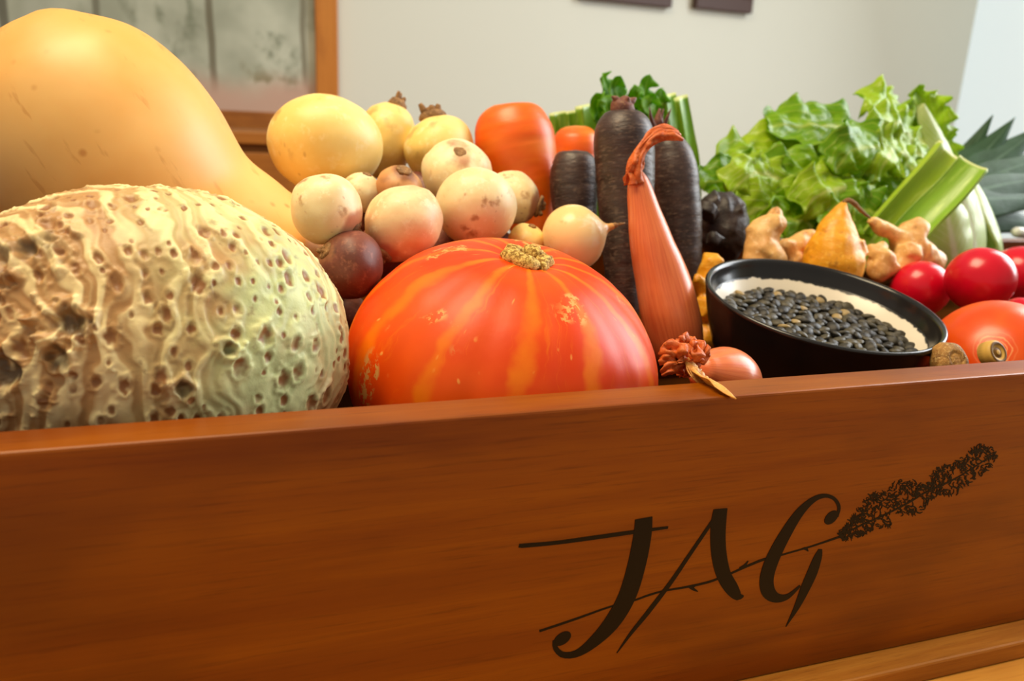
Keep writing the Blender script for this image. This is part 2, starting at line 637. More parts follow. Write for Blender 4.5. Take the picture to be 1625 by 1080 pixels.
G = [disc(1022, 277, 27, 21, Z2, U2, .00032, .6),
     stroke([(1040, 275, 10), (1046, 245, 12), (1032, 219, 11), (1002, 209, 13), (965, 222, 22), (920, 265, 36), (872, 340, 48), (835, 415, 54), (820, 470, 52), (826, 508, 46), (850, 528, 32), (885, 524, 20), (925, 490, 8)], Z2, U2, .0003, 70),
     stroke([(988, 376, 14), (980, 400, 32), (962, 450, 42), (940, 500, 38), (915, 555, 24), (880, 618, 2)], Z2, U2, .00028)]
tag(ink('printed_letter', G), 'black hand-drawn letter G')
br = [stroke([(110, 632, 8), (220, 595, 8), (330, 556, 6), (400, 538, 6), (450, 520, 7), (500, 506, 6), (570, 494, 7), (640, 478, 8), (700, 455, 7), (800, 412, 9), (870, 393, 6), (960, 367, 6), (1055, 335, 8)], Z2, U2, .00022, 90)]
for a in (((575, 494, 3), (590, 500, 9), (605, 508, 3)), ((590, 496, 3), (598, 488, 6), (600, 486, 2)), ((735, 434, 3), (750, 428, 10), (763, 412, 3)), ((930, 374, 3), (942, 374, 10), (950, 382, 3))):
    br.append(stroke(list(a), Z2, U2, .00024, 8))
tag(ink('printed_twig', br), 'thin black twig drawn through the letters')
qu = crom([(170, 850, 0), (330, 765, 0), (500, 690, 0), (700, 590, 0), (850, 500, 0), (1050, 410, 0), (1250, 290, 0), (1400, 190, 0)], 120)
up = crom([(0, 25, 0), (.12, 90, 0), (.24, 190, 0), (.34, 160, 0), (.43, 200, 0), (.52, 130, 0), (.57, 45, 0), (.66, 150, 0), (.75, 110, 0), (.88, 130, 0), (.96, 110, 0), (1, 40, 0)], 120)
lo = crom([(0, 35, 0), (.1, 75, 0), (.2, 70, 0), (.28, 110, 0), (.36, 60, 0), (.44, 115, 0), (.55, 75, 0), (.62, 60, 0), (.68, 110, 0), (.76, 90, 0), (.85, 85, 0), (.95, 60, 0), (1, 25, 0)], 120)
fe = [stroke([(*qu[i][:2], 16 if 8 < i < 90 else 11) for i in range(0, 120, 7)], Z6, .2, .0002, 60)]
for i in range(820):
    t = random.random()
    side = random.choice((1, 1, -1))
    e = np.interp(t, (up if side > 0 else lo)[:, 0], (up if side > 0 else lo)[:, 1])
    d = random.random() ** .75 * e
    k_ = int(t * 119)
    q = qu[k_]
    tx, ty = qu[min(k_ + 1, 119)][:2] - qu[max(k_ - 1, 0)][:2]
    l = math.hypot(tx, ty)
    tx, ty = tx / l, ty / l
    nx, ny = ty * side, -tx * side
    c = (q[0] + nx * d, q[1] + ny * d)
    a0 = math.atan2(ny, nx) + random.uniform(-1.3, 1.3)
    L = random.uniform(9, 26)
    bend = random.uniform(-12, 12)
    w = random.uniform(8, 12.5)
    dx, dy = math.cos(a0), math.sin(a0)
    fe.append(stroke([(c[0] - dx * L, c[1] - dy * L, w * .6), (c[0] - dy * bend, c[1] + dx * bend, w), (c[0] + dx * L, c[1] + dy * L, w * .5)], Z6, .2, .0002 + random.random() * .00006, 6))
tag(ink('printed_feather', fe), 'black feathery plume of tiny drawn squiggles')


# ------------------------------------------------------------------ celeriac
def celeriac():
    k = NB('celeriac_skin')
    pit, rid, grn = k.attr('pit'), k.attr('ridge'), k.attr('green')
    col = k.mix(k.ramp(rid, .25, .75), lin((186, 142, 88)), lin((244, 222, 164)))
    col = k.mix(k.math('MULTIPLY', k.ramp(k.noise(30, None, 4), .42, .68), .55), col, lin((176, 128, 78)))
    col = k.mix(k.math('MULTIPLY', k.math('MULTIPLY', grn, k.ramp(k.noise(24, k.map((1, 1, 1), (4, 1, 2)), 3), .35, .6)), .8), col, lin((206, 222, 158)))
    col = k.mix(k.ramp(pit, .25, .8), col, lin((150, 100, 54)))
    col = k.mix(k.math('MULTIPLY', k.ramp(k.noise(140, None, 3), .62, .75), .5), col, lin((120, 76, 36)))
    col = k.mix(k.attr('scar'), col, lin((112, 88, 58)))
    k.bump(k.noise(220, None, 4, .65), .35, .0008)
    mat = k.out(col, .48, .45, .08)
    C = P(238, 556, .098)
    s = S(238, 556, .098)
    A, B, Cz = 303 * s, .066, 258 * s
    nt, npz = 560, 330
    th = np.linspace(0, 2 * math.pi, nt, endpoint=False)
    ph = np.linspace(.02, math.pi - .02, npz)
    PHI, TH = np.meshgrid(ph, th, indexing='ij')
    D = np.stack([np.sin(PHI) * np.cos(TH), np.sin(PHI) * np.sin(TH), np.cos(PHI)], -1).reshape(-1, 3)
    # pole of the mesh along local z = growth axis; rotate so it points left, a bit to the camera and up
    ax = np.array((-.83, -.5, .12))
    ax /= np.linalg.norm(ax)
    xx = np.cross((0, 0, 1), ax)
    xx /= np.linalg.norm(xx)
    yy = np.cross(ax, xx)
    W = D[:, :1] * xx + D[:, 1:2] * yy + D[:, 2:] * ax          # world direction
    e = 2.12
    rr = (np.abs(W[:, 0] / A) ** e + np.abs(W[:, 1] / B) ** e + np.abs(W[:, 2] / Cz) ** e) ** (-1 / e)
    base = W * rr[:, None]
    low = fbm(W * 2.1, 3, 3)
    rr = rr * (1 + .022 * low)
    # flowing growth ridges: level lines of a warped polar angle
    pol = np.arccos(np.clip(D[:, 2], -1, 1))
    warp = fbm(W * 2.2, 9, 2) * .16 + fbm(W * 8, 21, 2) * .045
    ph_ = (pol + warp) * 34
    amp = .5 + .5 * vnoise(W * 4, 5)
    ridge = .5 + .5 * np.sin(ph_)
    ridge = ridge ** 1.5
    r2 = .5 + .5 * np.sin((pol + warp * 1.25) * 67 + 4 * vnoise(W * 5, 31))
    disp = .0009 * amp * ridge + .00045 * r2
    # root pits
    pit = np.zeros(len(D))
    scar = np.zeros(len(D))
    cen = []
    r_ = np.random.default_rng(4)
    tries = 0
    while len(cen) < 820 and tries < 40000:
        tries += 1
        c = r_.normal(size=3)
        c /= np.linalg.norm(c)
        p = c * np.array((A, B, Cz))
        if all(np.linalg.norm(p - q[1]) > .0052 * q[2] + .0012 for q in cen):
            cen.append((c, p, r_.choice([.45, .6, .75, .95, 1.2], p=[.25, .3, .25, .14, .06])))
    Pp = base
    for c, p, sz in cen:
        wdir = p / np.linalg.norm(p)
        d0 = Pp - (wdir * (np.abs(wdir[0] / A) ** e + np.abs(wdir[1] / B) ** e + np.abs(wdir[2] / Cz) ** e) ** (-1 / e))
        m = (d0 ** 2).sum(1) < .008 ** 2
        if not m.any():
            continue
        t1 = np.cross(ax, wdir)
        t1 /= np.linalg.norm(t1) + 1e-9
        t2 = np.cross(wdir, t1)
        a = d0[m] @ t1
        b = d0[m] @ t2
        wob = 1 + .25 * vnoise(Pp[m] * 700, 3)
        rad = np.sqrt((a / 1.25) ** 2 + (b * 1.15) ** 2) / (.0027 * sz) * wob
        hollow = np.exp(-(rad / .8) ** 2)
        rim = np.exp(-((rad - 1.35) / .4) ** 2)
        disp[m] += -.0007 * sz * hollow + .0007 * sz * rim
        disp[m] *= 1
        pit[m] = np.maximum(pit[m], np.clip(np.exp(-(rad / 1.15) ** 4), 0, 1) * (.75 + .35 * vnoise(Pp[m] * 500, 8)))
    # dark cut root stumps and the furrows between them, near the root end at left
    for px, py, ra in ((20, 590, .0085), (118, 515, .008), (95, 565, .006), (55, 405, .009), (20, 420, .007), (290, 615, .004), (360, 555, .004)):
        w = None
        d = _f + _r * ((px - 812.5) / FPX) - _u * ((py - 540) / FPX)
        # hit the ellipsoid
        o = np.array(CAM - C) / np.array((A, B, Cz))
        dd = np.array(d) / np.array((A, B, Cz))
        qa, qb, qc = dd @ dd, 2 * o @ dd, o @ o - 1
        disc_ = qb * qb - 4 * qa * qc
        if disc_ < 0:
            continue
        hit = np.array(CAM - C) + np.array(d) * ((-qb - math.sqrt(disc_)) / 2 / qa)
        dist = np.sqrt(((Pp - hit) ** 2).sum(1)) / ra * (1 + .5 * fbm(Pp * 160, 7, 3))
        disp += .0022 * np.exp(-((dist - .9) / .35) ** 2) - .003 * np.exp(-(dist / .6) ** 2)
        scar = np.maximum(scar, np.clip(1.35 * np.exp(-(dist / .85) ** 4) * (.55 + .8 * vnoise(Pp * 420, 12)), 0, 1))
    N = W / np.array((A, B, Cz)) ** 1
    N /= np.linalg.norm(N, axis=1)[:, None]
    V = W * rr[:, None] + N * disp[:, None]
    F = []
    for i in range(npz - 1):
        a = i * nt
        for j in range(nt):
            kx = (j + 1) % nt
            F.append((a + j, a + nt + j, a + nt + kx, a + kx))
    F.append(tuple(range(nt)))
    F.append(tuple(reversed(range((npz - 1) * nt, npz * nt))))
    green = np.clip((W[:, 0] + .15) * 1.3, 0, 1)
    o = mesh('celeriac', V, F, mat, None, {'pit': pit, 'ridge': .6 * ridge + .4 * r2, 'green': green, 'scar': scar})
    o.location = C
    tag(o, 'huge knobbly cream celeriac covered in brown root pits, front left', 'celeriac')


celeriac()


# ------------------------------------------------------------------ butternut squash
def butternut():
    k = NB('butternut_skin')
    col = k.mix(k.ramp(k.noise(9, None, 4), .35, .65), lin((232, 170, 88)), lin((240, 190, 114)))
    d = k.voro(70, None)
    sp = k.math('MULTIPLY', k.ramp(d, .22, .06), k.ramp(k.noise(25, None, 2), .44, .55))
    col = k.mix(k.math('MULTIPLY', sp, .7), col, lin((196, 128, 58)))
    sc = k.math('MULTIPLY', k.ramp(k.noise(40, k.map((1, 3, .7), (1, 2, 3)), 3), .62, .70), .5)
    col = k.mix(sc, col, lin((205, 140, 70)))
    k.bump(k.noise(60, None, 3), .06, .001)
    mat = k.out(col, .42, .4, .15)
    pts = [(18, 36, 0), (22, 42, 38), (40, 64, 88), (76, 112, 142), (126, 177, 172), (186, 256, 178), (246, 338, 168), (290, 395, 184), (334, 455, 206), (378, 515, 196), (410, 562, 140), (425, 582, 60), (428, 586, 0)]
    y = .262
    sp_ = [P(a, b, y) for a, b, r in pts]
    ra = [r * S(a, b, y) for a, b, r in pts]
    m = frame(sp_[8], Vector(sp_[0]) - Vector(sp_[9]))
    V, F, th, tt = sweep(sp_, ra, 96, 110)
    V = localize(V, m)
    V = V * (1 + .012 * fbm(V * 14, 5, 2))[:, None]
    root = empty('butternut_squash', m)
    tag(root, 'large pale orange butternut squash leaning at the far left', 'squash')
    mesh('body', V, F, mat, root)
    # corky stem at the hidden lower end is the blossom scar
    v, f, _, _ = lathe([(-.004, .001), (-.003, .008), (0, .009), (.003, .007), (.004, .001)], 20, 14)
    e = localize(np.array([sp_[-1]]), m)[0]
    o = mesh('blossom_scar', v, f, plain('scar_brown', (140, 100, 60), .8), root)
    o.location = e


butternut()


# ------------------------------------------------------------------ red kuri pumpkin
def pumpkin_mat(name, nst, red, yel, corky=True, ph=0.0):
    k = NB(name)
    sep = k.n('ShaderNodeSeparateXYZ', {'Vector': k.tc.outputs['Object']})
    ang = k.math('ARCTAN2', sep.outputs[1], sep.outputs[0])
    ang = k.math('ADD', ang, k.math('MULTIPLY', k.math('SUBTRACT', k.noise(28, None, 3), .5), .34))
    st = k.math('COSINE', k.math('ADD', k.math('MULTIPLY', ang, nst), ph))
    stripe = k.ramp(k.math('ADD', st, k.math('MULTIPLY', k.math('SUBTRACT', k.noise(45, None, 4), .5), .9)), .5, 1.15)
    col = k.mix(k.ramp(k.noise(18, None, 3), .35, .7), lin(red), lin(tuple(min(255, v + q) for v, q in zip(red, (10, 22, 8)))))
    col = k.mix(k.math('MULTIPLY', stripe, .85), col, lin(yel))
    vst = k.n('ShaderNodeCombineXYZ', {0: k.math('MULTIPLY', ang, 7.0), 1: k.math('MULTIPLY', sep.outputs[2], 14), 2: 2.0}).outputs[0]
    col = k.mix(k.math('MULTIPLY', k.ramp(k.noise(2.2, vst, 5, .7), .56, .74), .5), col, lin(yel))
    # small dashes running down the meridians
    v = k.n('ShaderNodeCombineXYZ', {0: k.math('MULTIPLY', ang, 9.0), 1: k.math('MULTIPLY', sep.outputs[2], 90), 2: 0.0}).outputs[0]
    dash = k.math('MULTIPLY', k.ramp(k.voro(1.4, v), .20, .08), k.ramp(k.noise(30, k.map((1, 1, 1), (2, 6, 3)), 2), .5, .6))
    col = k.mix(k.math('MULTIPLY', dash, .8), col, lin((245, 170, 80)))
    if corky:
        ck = k.math('MULTIPLY', k.ramp(k.noise(26, k.map((1, 1, .8), (1.3, 2.2, .4)), 2), .60, .65), k.ramp(k.noise(160, None, 3, .7), .48, .56))
        col = k.mix(ck, col, lin((214, 158, 84)))
    k.bump(k.math('ADD', k.noise(120, None, 3), k.math('MULTIPLY', dash, .6)), .12, .001)
    return k.out(col, .40, .30, .04)


def pumpkin():
    C = P(797, 588, .121)
    R = 247 * S(797, 588, .121)
    H = .80 * R
    prof = [(-H * .62, .004), (-H * .71, R * .2), (-H * .70, R * .45), (-H * .57, R * .76), (-H * .26, R * .96), (H * .06, R * 1.0), (H * .4, R * .925), (H * .70, R * .74), (H * .9, R * .49), (H * .965, R * .28), (H * .95, R * .13), (H * .92, .002)]
    V, F, th, tt = lathe(prof, 140, 100)
    rib = 1 - .014 * np.abs(np.cos(th * 6)) ** 8
    V[:, :2] *= rib[:, None]
    V *= (1 + .012 * fbm(V * 16, 3, 2))[:, None]
    m = frame(C, (.10, -.20, 1))
    root = empty('red_kuri_pumpkin', m)
    tag(root, 'big glossy orange-red pumpkin with yellow streaks in the front centre', 'pumpkin')
    mesh('body', V, F, pumpkin_mat('pumpkin_skin', 12, (220, 62, 0), (238, 122, 6), True, 3.14), root)
    # cracked corky stem stub: four thick chunks round a hollow
    km = NB('cork_stem')
    c = km.mix(km.ramp(km.noise(420, None, 4, .7), .4, .62), lin((132, 92, 24)), lin((226, 190, 104)))
    km.bump(km.noise(500, None, 3), .7, .001)
    cm = km.out(c, .75, .3)
    st = empty('stem', Matrix.Identity(4))
    st.parent = root
    st.location = (0, 0, H * .93)
    bpy.data.objects.remove(st)
    z0 = H * .93
    spans = ((.3, 1.75), (1.85, 3.0), (3.1, 4.45), (4.55, 6.5))
    stem = None
    for i, (a0, a1) in enumerate(spans):
        vs_, fs = [], []
        n = 12
        for q in range(n + 1):
            a = a0 + (a1 - a0) * q / n
            e = 1 - .25 * abs(2 * q / n - 1) ** 3
            for rr_, zz in ((.0046, .000), (.0056, .0056 * e), (.0086, .0066 * e), (.0128, .0058 * e), (.0140, .0022), (.0132, -.004), (.0046, -.004)):
                w = 1 + .1 * math.sin(5 * a + i) + random.uniform(-.05, .05)
                vs_.append((rr_ * w * math.cos(a) * 1.05, rr_ * w * math.sin(a), z0 + zz + random.uniform(-.0004, .0004) + (.001 if i % 2 else 0)))
        for q in range(n):
            for s_ in range(7):
                t_ = (s_ + 1) % 7
                fs.append((q * 7 + s_, q * 7 + t_, (q + 1) * 7 + t_, (q + 1) * 7 + s_))
        fs += [tuple(reversed(range(7))), tuple(range(n * 7, n * 7 + 7))]
        mesh('stem_chunk', vs_, fs, cm, root)


pumpkin()

# ------------------------------------------------------------------ turnips, onions and beet
M['turnip'] = skin_mat('turnip_skin', (248, 230, 182), (240, 212, 158), (170, 116, 66), 30, 70, .14, .42, mask=(196, 140, 104), fine=(252, 236, 196), hl=(230, 190, 136))
M['turnip_pink'] = skin_mat('turnip_pink_skin', (244, 218, 168), (228, 180, 130), (160, 104, 66), 26, 80, .14, .42, mask=(200, 130, 98), fine=(250, 226, 184))
M['swede'] = skin_mat('swede_skin', (248, 220, 140), (242, 204, 112), (176, 124, 60), 16, 42, .15, .45, mask=(188, 132, 70), fine=(252, 226, 160), hl=(236, 192, 104))
M['tan_root'] = skin_mat('tan_root_skin', (216, 162, 104), (190, 130, 78), (140, 90, 52), 30, 70, .15, .5, mask=(150, 96, 58))
M['crown'] = skin_mat('crown_brown', (150, 108, 62), (112, 78, 44), None, 120, rough=.75, bump=.6, sss=0, fine=(190, 150, 98))
M['beet'] = skin_mat('beet_skin', (98, 46, 34), (124, 66, 48), (70, 34, 26), 40, 90, .15, .5, mask=(150, 100, 64), fine=(142, 84, 62), sss=.03)
M['onion'] = skin_mat('onion_skin', (250, 226, 170), (246, 208, 140), (214, 160, 90), 14, 60, .1, .3, (1, 1, .5), .1, mask=(206, 156, 92), fine=(252, 236, 196))


def root_veg(name, px, py, y, rx, ry, axis, mat, label, cat, group=None, prof='round', crown=None, tail=None, seed=1, lump=.06, mk=0.0):
    """a round root: rx, ry half sizes in photograph pixels across and along its own axis"""
    C = P(px, py, y)
    s = S(px, py, y)
    R, H = rx * s, ry * s
    if prof == 'round':
        pr = [(-1, .01), (-.97, .2), (-.85, .5), (-.55, .83), (-.1, 1.0), (.35, .95), (.7, .72), (.9, .42), (.97, .2), (.98, .01)]
    elif prof == 'onion':
        pr = [(-1, .01), (-.98, .22), (-.85, .58), (-.5, .9), (-.05, 1.0), (.4, .86), (.7, .55), (.88, .28), (1.02, .13), (1.22, .09), (1.3, .01)]
    else:
        pr = [(-1, .01), (-.95, .3), (-.75, .62), (-.4, .9), (0, 1.0), (.4, .94), (.75, .7), (.93, .4), (1, .01)]
    m = frame(C, axis)
    V, F, th, tt = lathe([(z * H, r * R) for z, r in pr], 48, 40)
    V = V * (1 + lump * fbm(V / R * 1.3, seed, 2))[:, None]
    msk = np.clip((V[:, 2] / H - .55) / .45, 0, 1) * mk
    at = {'m': msk}
    if crown is None and tail is None:
        o = mesh(name, V, F, mat, None, at)
        o.matrix_world = m
        return tag(o, label, cat, group)
    root = empty(name, m)
    tag(root, label, cat, group)
    mesh('body', V, F, mat, root, at)
    if crown:
        cr_, ch = crown[0] * s, crown[1] * s
        parts = []
        rs = random.Random(seed)
        v, f, _, _ = lathe([(-.3 * ch, .02 * cr_), (-.2 * ch, cr_), (.25 * ch, cr_ * .92), (.45 * ch, cr_ * .7), (.5 * ch, .02 * cr_)], 20, 14)
        v *= (1 + .12 * fbm(v / cr_ * 2, seed, 2))[:, None]
        parts.append((v, f))
        for i in range(crown[2]):
            a = i * 2.4 + seed
            rr_ = cr_ * rs.uniform(.1, .6)
            b = np.array((rr_ * math.cos(a), rr_ * math.sin(a), .2 * ch))
            t = b * np.array((1.5, 1.5, 1)) + np.array((0, 0, ch * rs.uniform(.5, 1.0)))
            v, f, _, _ = sweep([b, (b + t) / 2 + np.array((0, 0, .1 * ch)), t], [cr_ * .3, cr_ * .26, cr_ * .16], 8, 7)
            parts.append((v, f))
        v, f = join(parts)
        o = mesh('crown', v, f, M['crown'], root)
        o.location = (0, 0, H * (.97 if prof != 'onion' else 1.15))
        o['label'] = 'brown trimmed leaf crown'
    if tail:
        L = tail * s
        v, f, _, _ = sweep([(0, 0, 0), (.1 * L, 0, -.4 * L), (.05 * L, .1 * L, -.75 * L), (.25 * L, .05 * L, -L)], [R * .1, R * .06, R * .035, R * .012], 8, 14)
        o = mesh('root_tail', v, f, M['crown'], root)
        o.location = (0, 0, -H * .97)
    return root


GT = 'pale round roots piled behind the pumpkin'
cv_ = Vector((.25, -.9, .35))          # roughly towards the viewer
root_veg('swede', 516, 230, .318, 89, 77, (.1, .25, 1), M['swede'], 'largest cream-yellow round root, beside the squash at back left', 'turnip', GT, seed=2, lump=.02)
root_veg('turnip', 612, 222, .372, 46, 60, (.35, .1, 1), M['swede'], 'yellow round root half hidden right of the largest one', 'turnip', GT, crown=(14, 20, 3), seed=3)
root_veg('turnip', 697, 236, .345, 57, 52, (-.2, .2, 1), M['swede'], 'yellow-tan root with a brown leaf crown sticking up, beside the orange carrot', 'turnip', GT, crown=(20, 20, 5), seed=4, mk=.5)
root_veg('turnip', 724, 277, .285, 55, 51, (-.1, -.75, .85), M['turnip'], 'cream turnip with a brown scar on top, stacked above the other turnips', 'turnip', GT, crown=(10, 3, 0), seed=5, mk=.6)
root_veg('turnip', 755, 329, .228, 64, 58, (.15, .7, .5), M['turnip'], 'smooth creamy turnip sitting directly behind the pumpkin', 'turnip', GT, seed=6, lump=.02)
root_veg('turnip', 640, 354, .205, 59, 66, (-.62, -.35, -.75), M['turnip_pink'], 'pinkish oval turnip with its dark crown turned down to the left', 'turnip', GT, crown=(19, 14, 4), seed=7, mk=.8)
root_veg('turnip', 518, 332, .196, 57, 56, (.75, -.35, -.55), M['turnip'], 'cream turnip wedged between squash and dark beetroot', 'turnip', GT, crown=(16, 12, 4), seed=8, mk=1.0)
root_veg('turnip', 573, 306, .268, 32, 32, (.3, -.2, 1), M['turnip'], 'small pale root peeping out behind the turnip beside the squash', 'turnip', GT, crown=(7, 5, 0), seed=9, mk=.3)
root_veg('turnip', 633, 300, .262, 38, 36, (.15, -.5, 1), M['tan_root'], 'tan brownish root low between the stacked turnips', 'turnip', GT, crown=(13, 6, 0), seed=10, mk=.9)
root_veg('turnip', 812, 314, .272, 42, 47, (.85, -.45, -.25), M['turnip'], 'turnip with brown ringed crown facing right, before the orange carrot', 'turnip', GT, crown=(17, 9, 3), seed=11, mk=1.1)
root_veg('turnip', 836, 383, .225, 30, 28, (.2, -.3, 1), M['swede'], 'tiny pale yellow root just above the pumpkin stem', 'turnip', GT, crown=(6, 4, 0), seed=12)
root_veg('white_onion', 914, 376, .205, 53, 52, (.80, -.1, .25), M['onion'], 'pale yellow onion with pointed tip toward the black carrots', 'onion', None, 'onion', crown=(5, 22, 3), seed=13, lump=.015, mk=.7)
root_veg('beetroot', 556, 422, .178, 56, 50, (-.85, -.2, .55), M['beet'], 'small dark reddish-brown beetroot between celeriac and pumpkin', 'beetroot', None, 'oval', crown=(15, 8, 3), seed=14, mk=.6)

for i_, (px, py, y, r, lab) in enumerate(((610, 400, .222, 44, 'added beetroot darkening the shadowed gap under the pinkish oval turnip'), (690, 395, .262, 44, 'added beetroot darkening the shadowed gap below the smooth creamy turnip'), (770, 395, .285, 44, 'added beetroot darkening the shadowed gap left of the tiny pale root'),
                                      (674, 318, .330, 46, 'added beetroot darkening the shadowed gap behind the tan root'), (560, 350, .30, 46, 'added beetroot darkening the shadowed gap below the largest cream root'), (880, 420, .262, 40, 'added beetroot darkening the shadowed gap behind the pale onion'), (548, 505, .236, 40, 'added beetroot darkening the shadowed gap between celeriac and pumpkin'))):
    root_veg('beetroot', px, py, y, r, r * .95, (.3, -.3, 1), M['beet'], lab, 'beetroot', 'added beetroots darkening the gaps under the turnips', 'oval', seed=60 + i_)  # added beetroots: their dark skin stands in for shadow between the roots

# ------------------------------------------------------------------ carrots
M['carrot'] = skin_mat('carrot_skin', (234, 92, 2), (242, 112, 12), (200, 76, 10), 14, 60, .1, .38, (1, 1, 4), .2, mask=(200, 140, 50), hl=(250, 138, 50))
M['black_carrot'] = skin_mat('black_carrot_skin', (50, 34, 30), (72, 52, 46), (120, 98, 80), 26, 70, .12, .42, (1, 1, 3.5), .5, mask=(110, 70, 58), fine=(104, 84, 72), sss=0)


def carrot(name, pts, mat, label, cat='carrot', group=None, stub=None, seed=1, rings=.012):
    sp_ = [P(a, b, y) for a, b, y, r in pts]
    ra = [max(r, .3) * S(a, b, y) for a, b, y, r in pts]
    m = frame(sp_[len(sp_) // 2], Vector(sp_[0]) - Vector(sp_[-1]))
    V, F, th, tt = sweep(sp_, ra, 36, 90)
    V = localize(V, m)
    R = max(ra)
    ring = vnoise(np.stack([V[:, 2] / R * 5, np.cos(th) * .8, np.sin(th) * .8], 1), seed)
    rad = V.copy()
    rad[:, 2] = 0
    V = V + rad * (rings * 2 * np.minimum(ring, .1) + .03 * fbm(V / R * .8, seed + 3, 2))[:, None]
    zr = V[:, 2].max()
    root = empty(name, m)
    tag(root, label, cat, group)
    mesh('body', V, F, mat, root, {'m': np.clip((V[:, 2] - zr + R * .5) / (R * .5), 0, 1) * .6})
    if stub:
        sp2 = [P(a, b, y) for a, b, y, r in stub]
        r2 = [r * S(a, b, y) for a, b, y, r in stub]
        parts = [sweep(sp2, r2, 14, 16)[:2]]
        for k_ in range(3):
            off = Vector((random.uniform(-.004, .004), random.uniform(-.003, .003), 0))
            parts.append(sweep([Vector(p) + off * (.4 + i) for i, p in enumerate(sp2)], [r * .45 for r in r2], 8, 10)[:2])
        v, f = join(parts)
        o = mesh('leaf_stub', localize(v, m), f, M['stub'], root)
        o['label'] = 'reddish trimmed leaf stub'
    return root


M['stub'] = skin_mat('stub_skin', (120, 70, 56), (96, 52, 44), None, 90, rough=.6, bump=.5, sss=0, fine=(160, 120, 86))
carrot('orange_carrot', [(812, 163, .352, 1), (812, 166, .352, 28), (813, 178, .351, 48), (815, 205, .349, 61), (820, 240, .345, 63), (830, 285, .337, 55), (842, 335, .33, 43), (852, 390, .322, 32), (858, 440, .318, 18), (860, 455, .316, 1)], M['carrot'], 'fat bright orange carrot standing upright between turnips and black carrots', group='orange carrots', seed=3)
carrot('orange_carrot', [(914, 199, .40, 1), (914, 202, .40, 20), (914, 215, .40, 33), (914, 245, .398, 38), (914, 300, .395, 33), (914, 360, .39, 22), (914, 390, .39, 1)], M['carrot'], 'orange carrot top showing behind the short black carrot', group='orange carrots', seed=5)
GB = 'black carrots standing in the middle'
carrot('black_carrot', [(913, 238, .30, 1), (913, 241, .30, 22), (912, 254, .299, 34), (911, 285, .296, 39), (912, 330, .29, 36), (916, 390, .282, 28), (920, 440, .275, 12), (921, 450, .275, 1)], M['black_carrot'], 'short blunt black carrot behind the pale onion', 'carrot', GB, seed=7)
carrot('black_carrot', [(988, 172, .255, 1), (988, 175, .255, 22), (988, 188, .254, 38), (989, 212, .252, 47), (991, 260, .248, 47.5), (993, 320, .242, 44), (992, 390, .234, 37), (990, 450, .226, 29), (990, 510, .219, 20), (990, 545, .215, 1)], M['black_carrot'], 'tallest black carrot standing between pale onion and pink shallot', 'carrot', GB,
       stub=[(988, 178, .255, 20), (987, 165, .255, 18), (988, 158, .255, 12), (986, 154, .255, 3)], seed=8)
carrot('black_carrot', [(1060, 214, .29, 1), (1060, 217, .29, 16), (1062, 230, .289, 27), (1068, 262, .286, 36), (1075, 320, .28, 37), (1080, 385, .272, 33), (1085, 440, .264, 26), (1088, 490, .257, 16), (1088, 515, .255, 1)], M['black_carrot'], 'black carrot right behind the pink shallot', 'carrot', GB,
       stub=[(1054, 222, .29, 12), (1047, 205, .29, 9), (1045, 190, .29, 7), (1047, 172, .29, 1.5)], seed=9)


# ------------------------------------------------------------------ shallots
def shallot_mat(name, a, b, hl):
    k = NB(name)
    sep = k.n('ShaderNodeSeparateXYZ', {'Vector': k.tc.outputs['Object']})
    ang = k.math('ARCTAN2', sep.outputs[1], sep.outputs[0])
    v = k.n('ShaderNodeCombineXYZ', {0: k.math('MULTIPLY', ang, 3.5), 1: k.math('MULTIPLY', sep.outputs[2], 8), 2: 0.0}).outputs[0]
    g = k.noise(3.0, v, 4, .6)
    col = k.mix(k.ramp(g, .35, .68), lin(a), lin(b))
    col = k.mix(k.math('MULTIPLY', k.ramp(k.noise(18, None, 3), .5, .7), .5), col, lin(hl))
    k.bump(g, .12, .0008)
    return k.out(col, .28, .5, .1)


M['shallot'] = shallot_mat('shallot_skin', (226, 126, 74), (210, 104, 60), (236, 150, 104))
M['papery'] = skin_mat('papery_skin', (216, 104, 36), (184, 78, 24), None, 90, rough=.5, bump=.4, sss=.1, fine=(226, 130, 70))
M['straw'] = skin_mat('straw_skin', (226, 164, 74), (196, 120, 44), None, 100, rough=.5, bump=.4, sss=.1, fine=(240, 196, 116))


def strip(pts, widths, hint, nu=6, nv=24, crumple=.3, seed=0):
    """a crumpled papery strip along pts"""
    q = crom([tuple(p) + (w,) for p, w in zip(pts, widths)], nv)
    T = np.gradient(q[:, :3], axis=0)
    T /= np.linalg.norm(T, axis=1)[:, None]
    V, F = [], []
    h = np.array(hint, float)
    for i in range(nv):
        s_ = np.cross(T[i], h)
        s_ /= np.linalg.norm(s_) + 1e-9
        nn = np.cross(s_, T[i])
        for j in range(nu):
            u = 2 * j / (nu - 1) - 1
            p = q[i, :3] + s_ * u * q[i, 3] - nn * (u * u * q[i, 3] * .5)
            p = p + nn * q[i, 3] * crumple * float(vnoise(np.array([[u * 1.5 + seed, i * .35, seed]]), seed)[0])
            V.append(p)
    for i in range(nv - 1):
        for j in range(nu - 1):
            F.append((i * nu + j, i * nu + j + 1, (i + 1) * nu + j + 1, (i + 1) * nu + j))
    return np.array(V), F


def solid(o, t):
    m = o.modifiers.new('solid', 'SOLIDIFY')
    m.thickness = t
    m.offset = 0
    return o


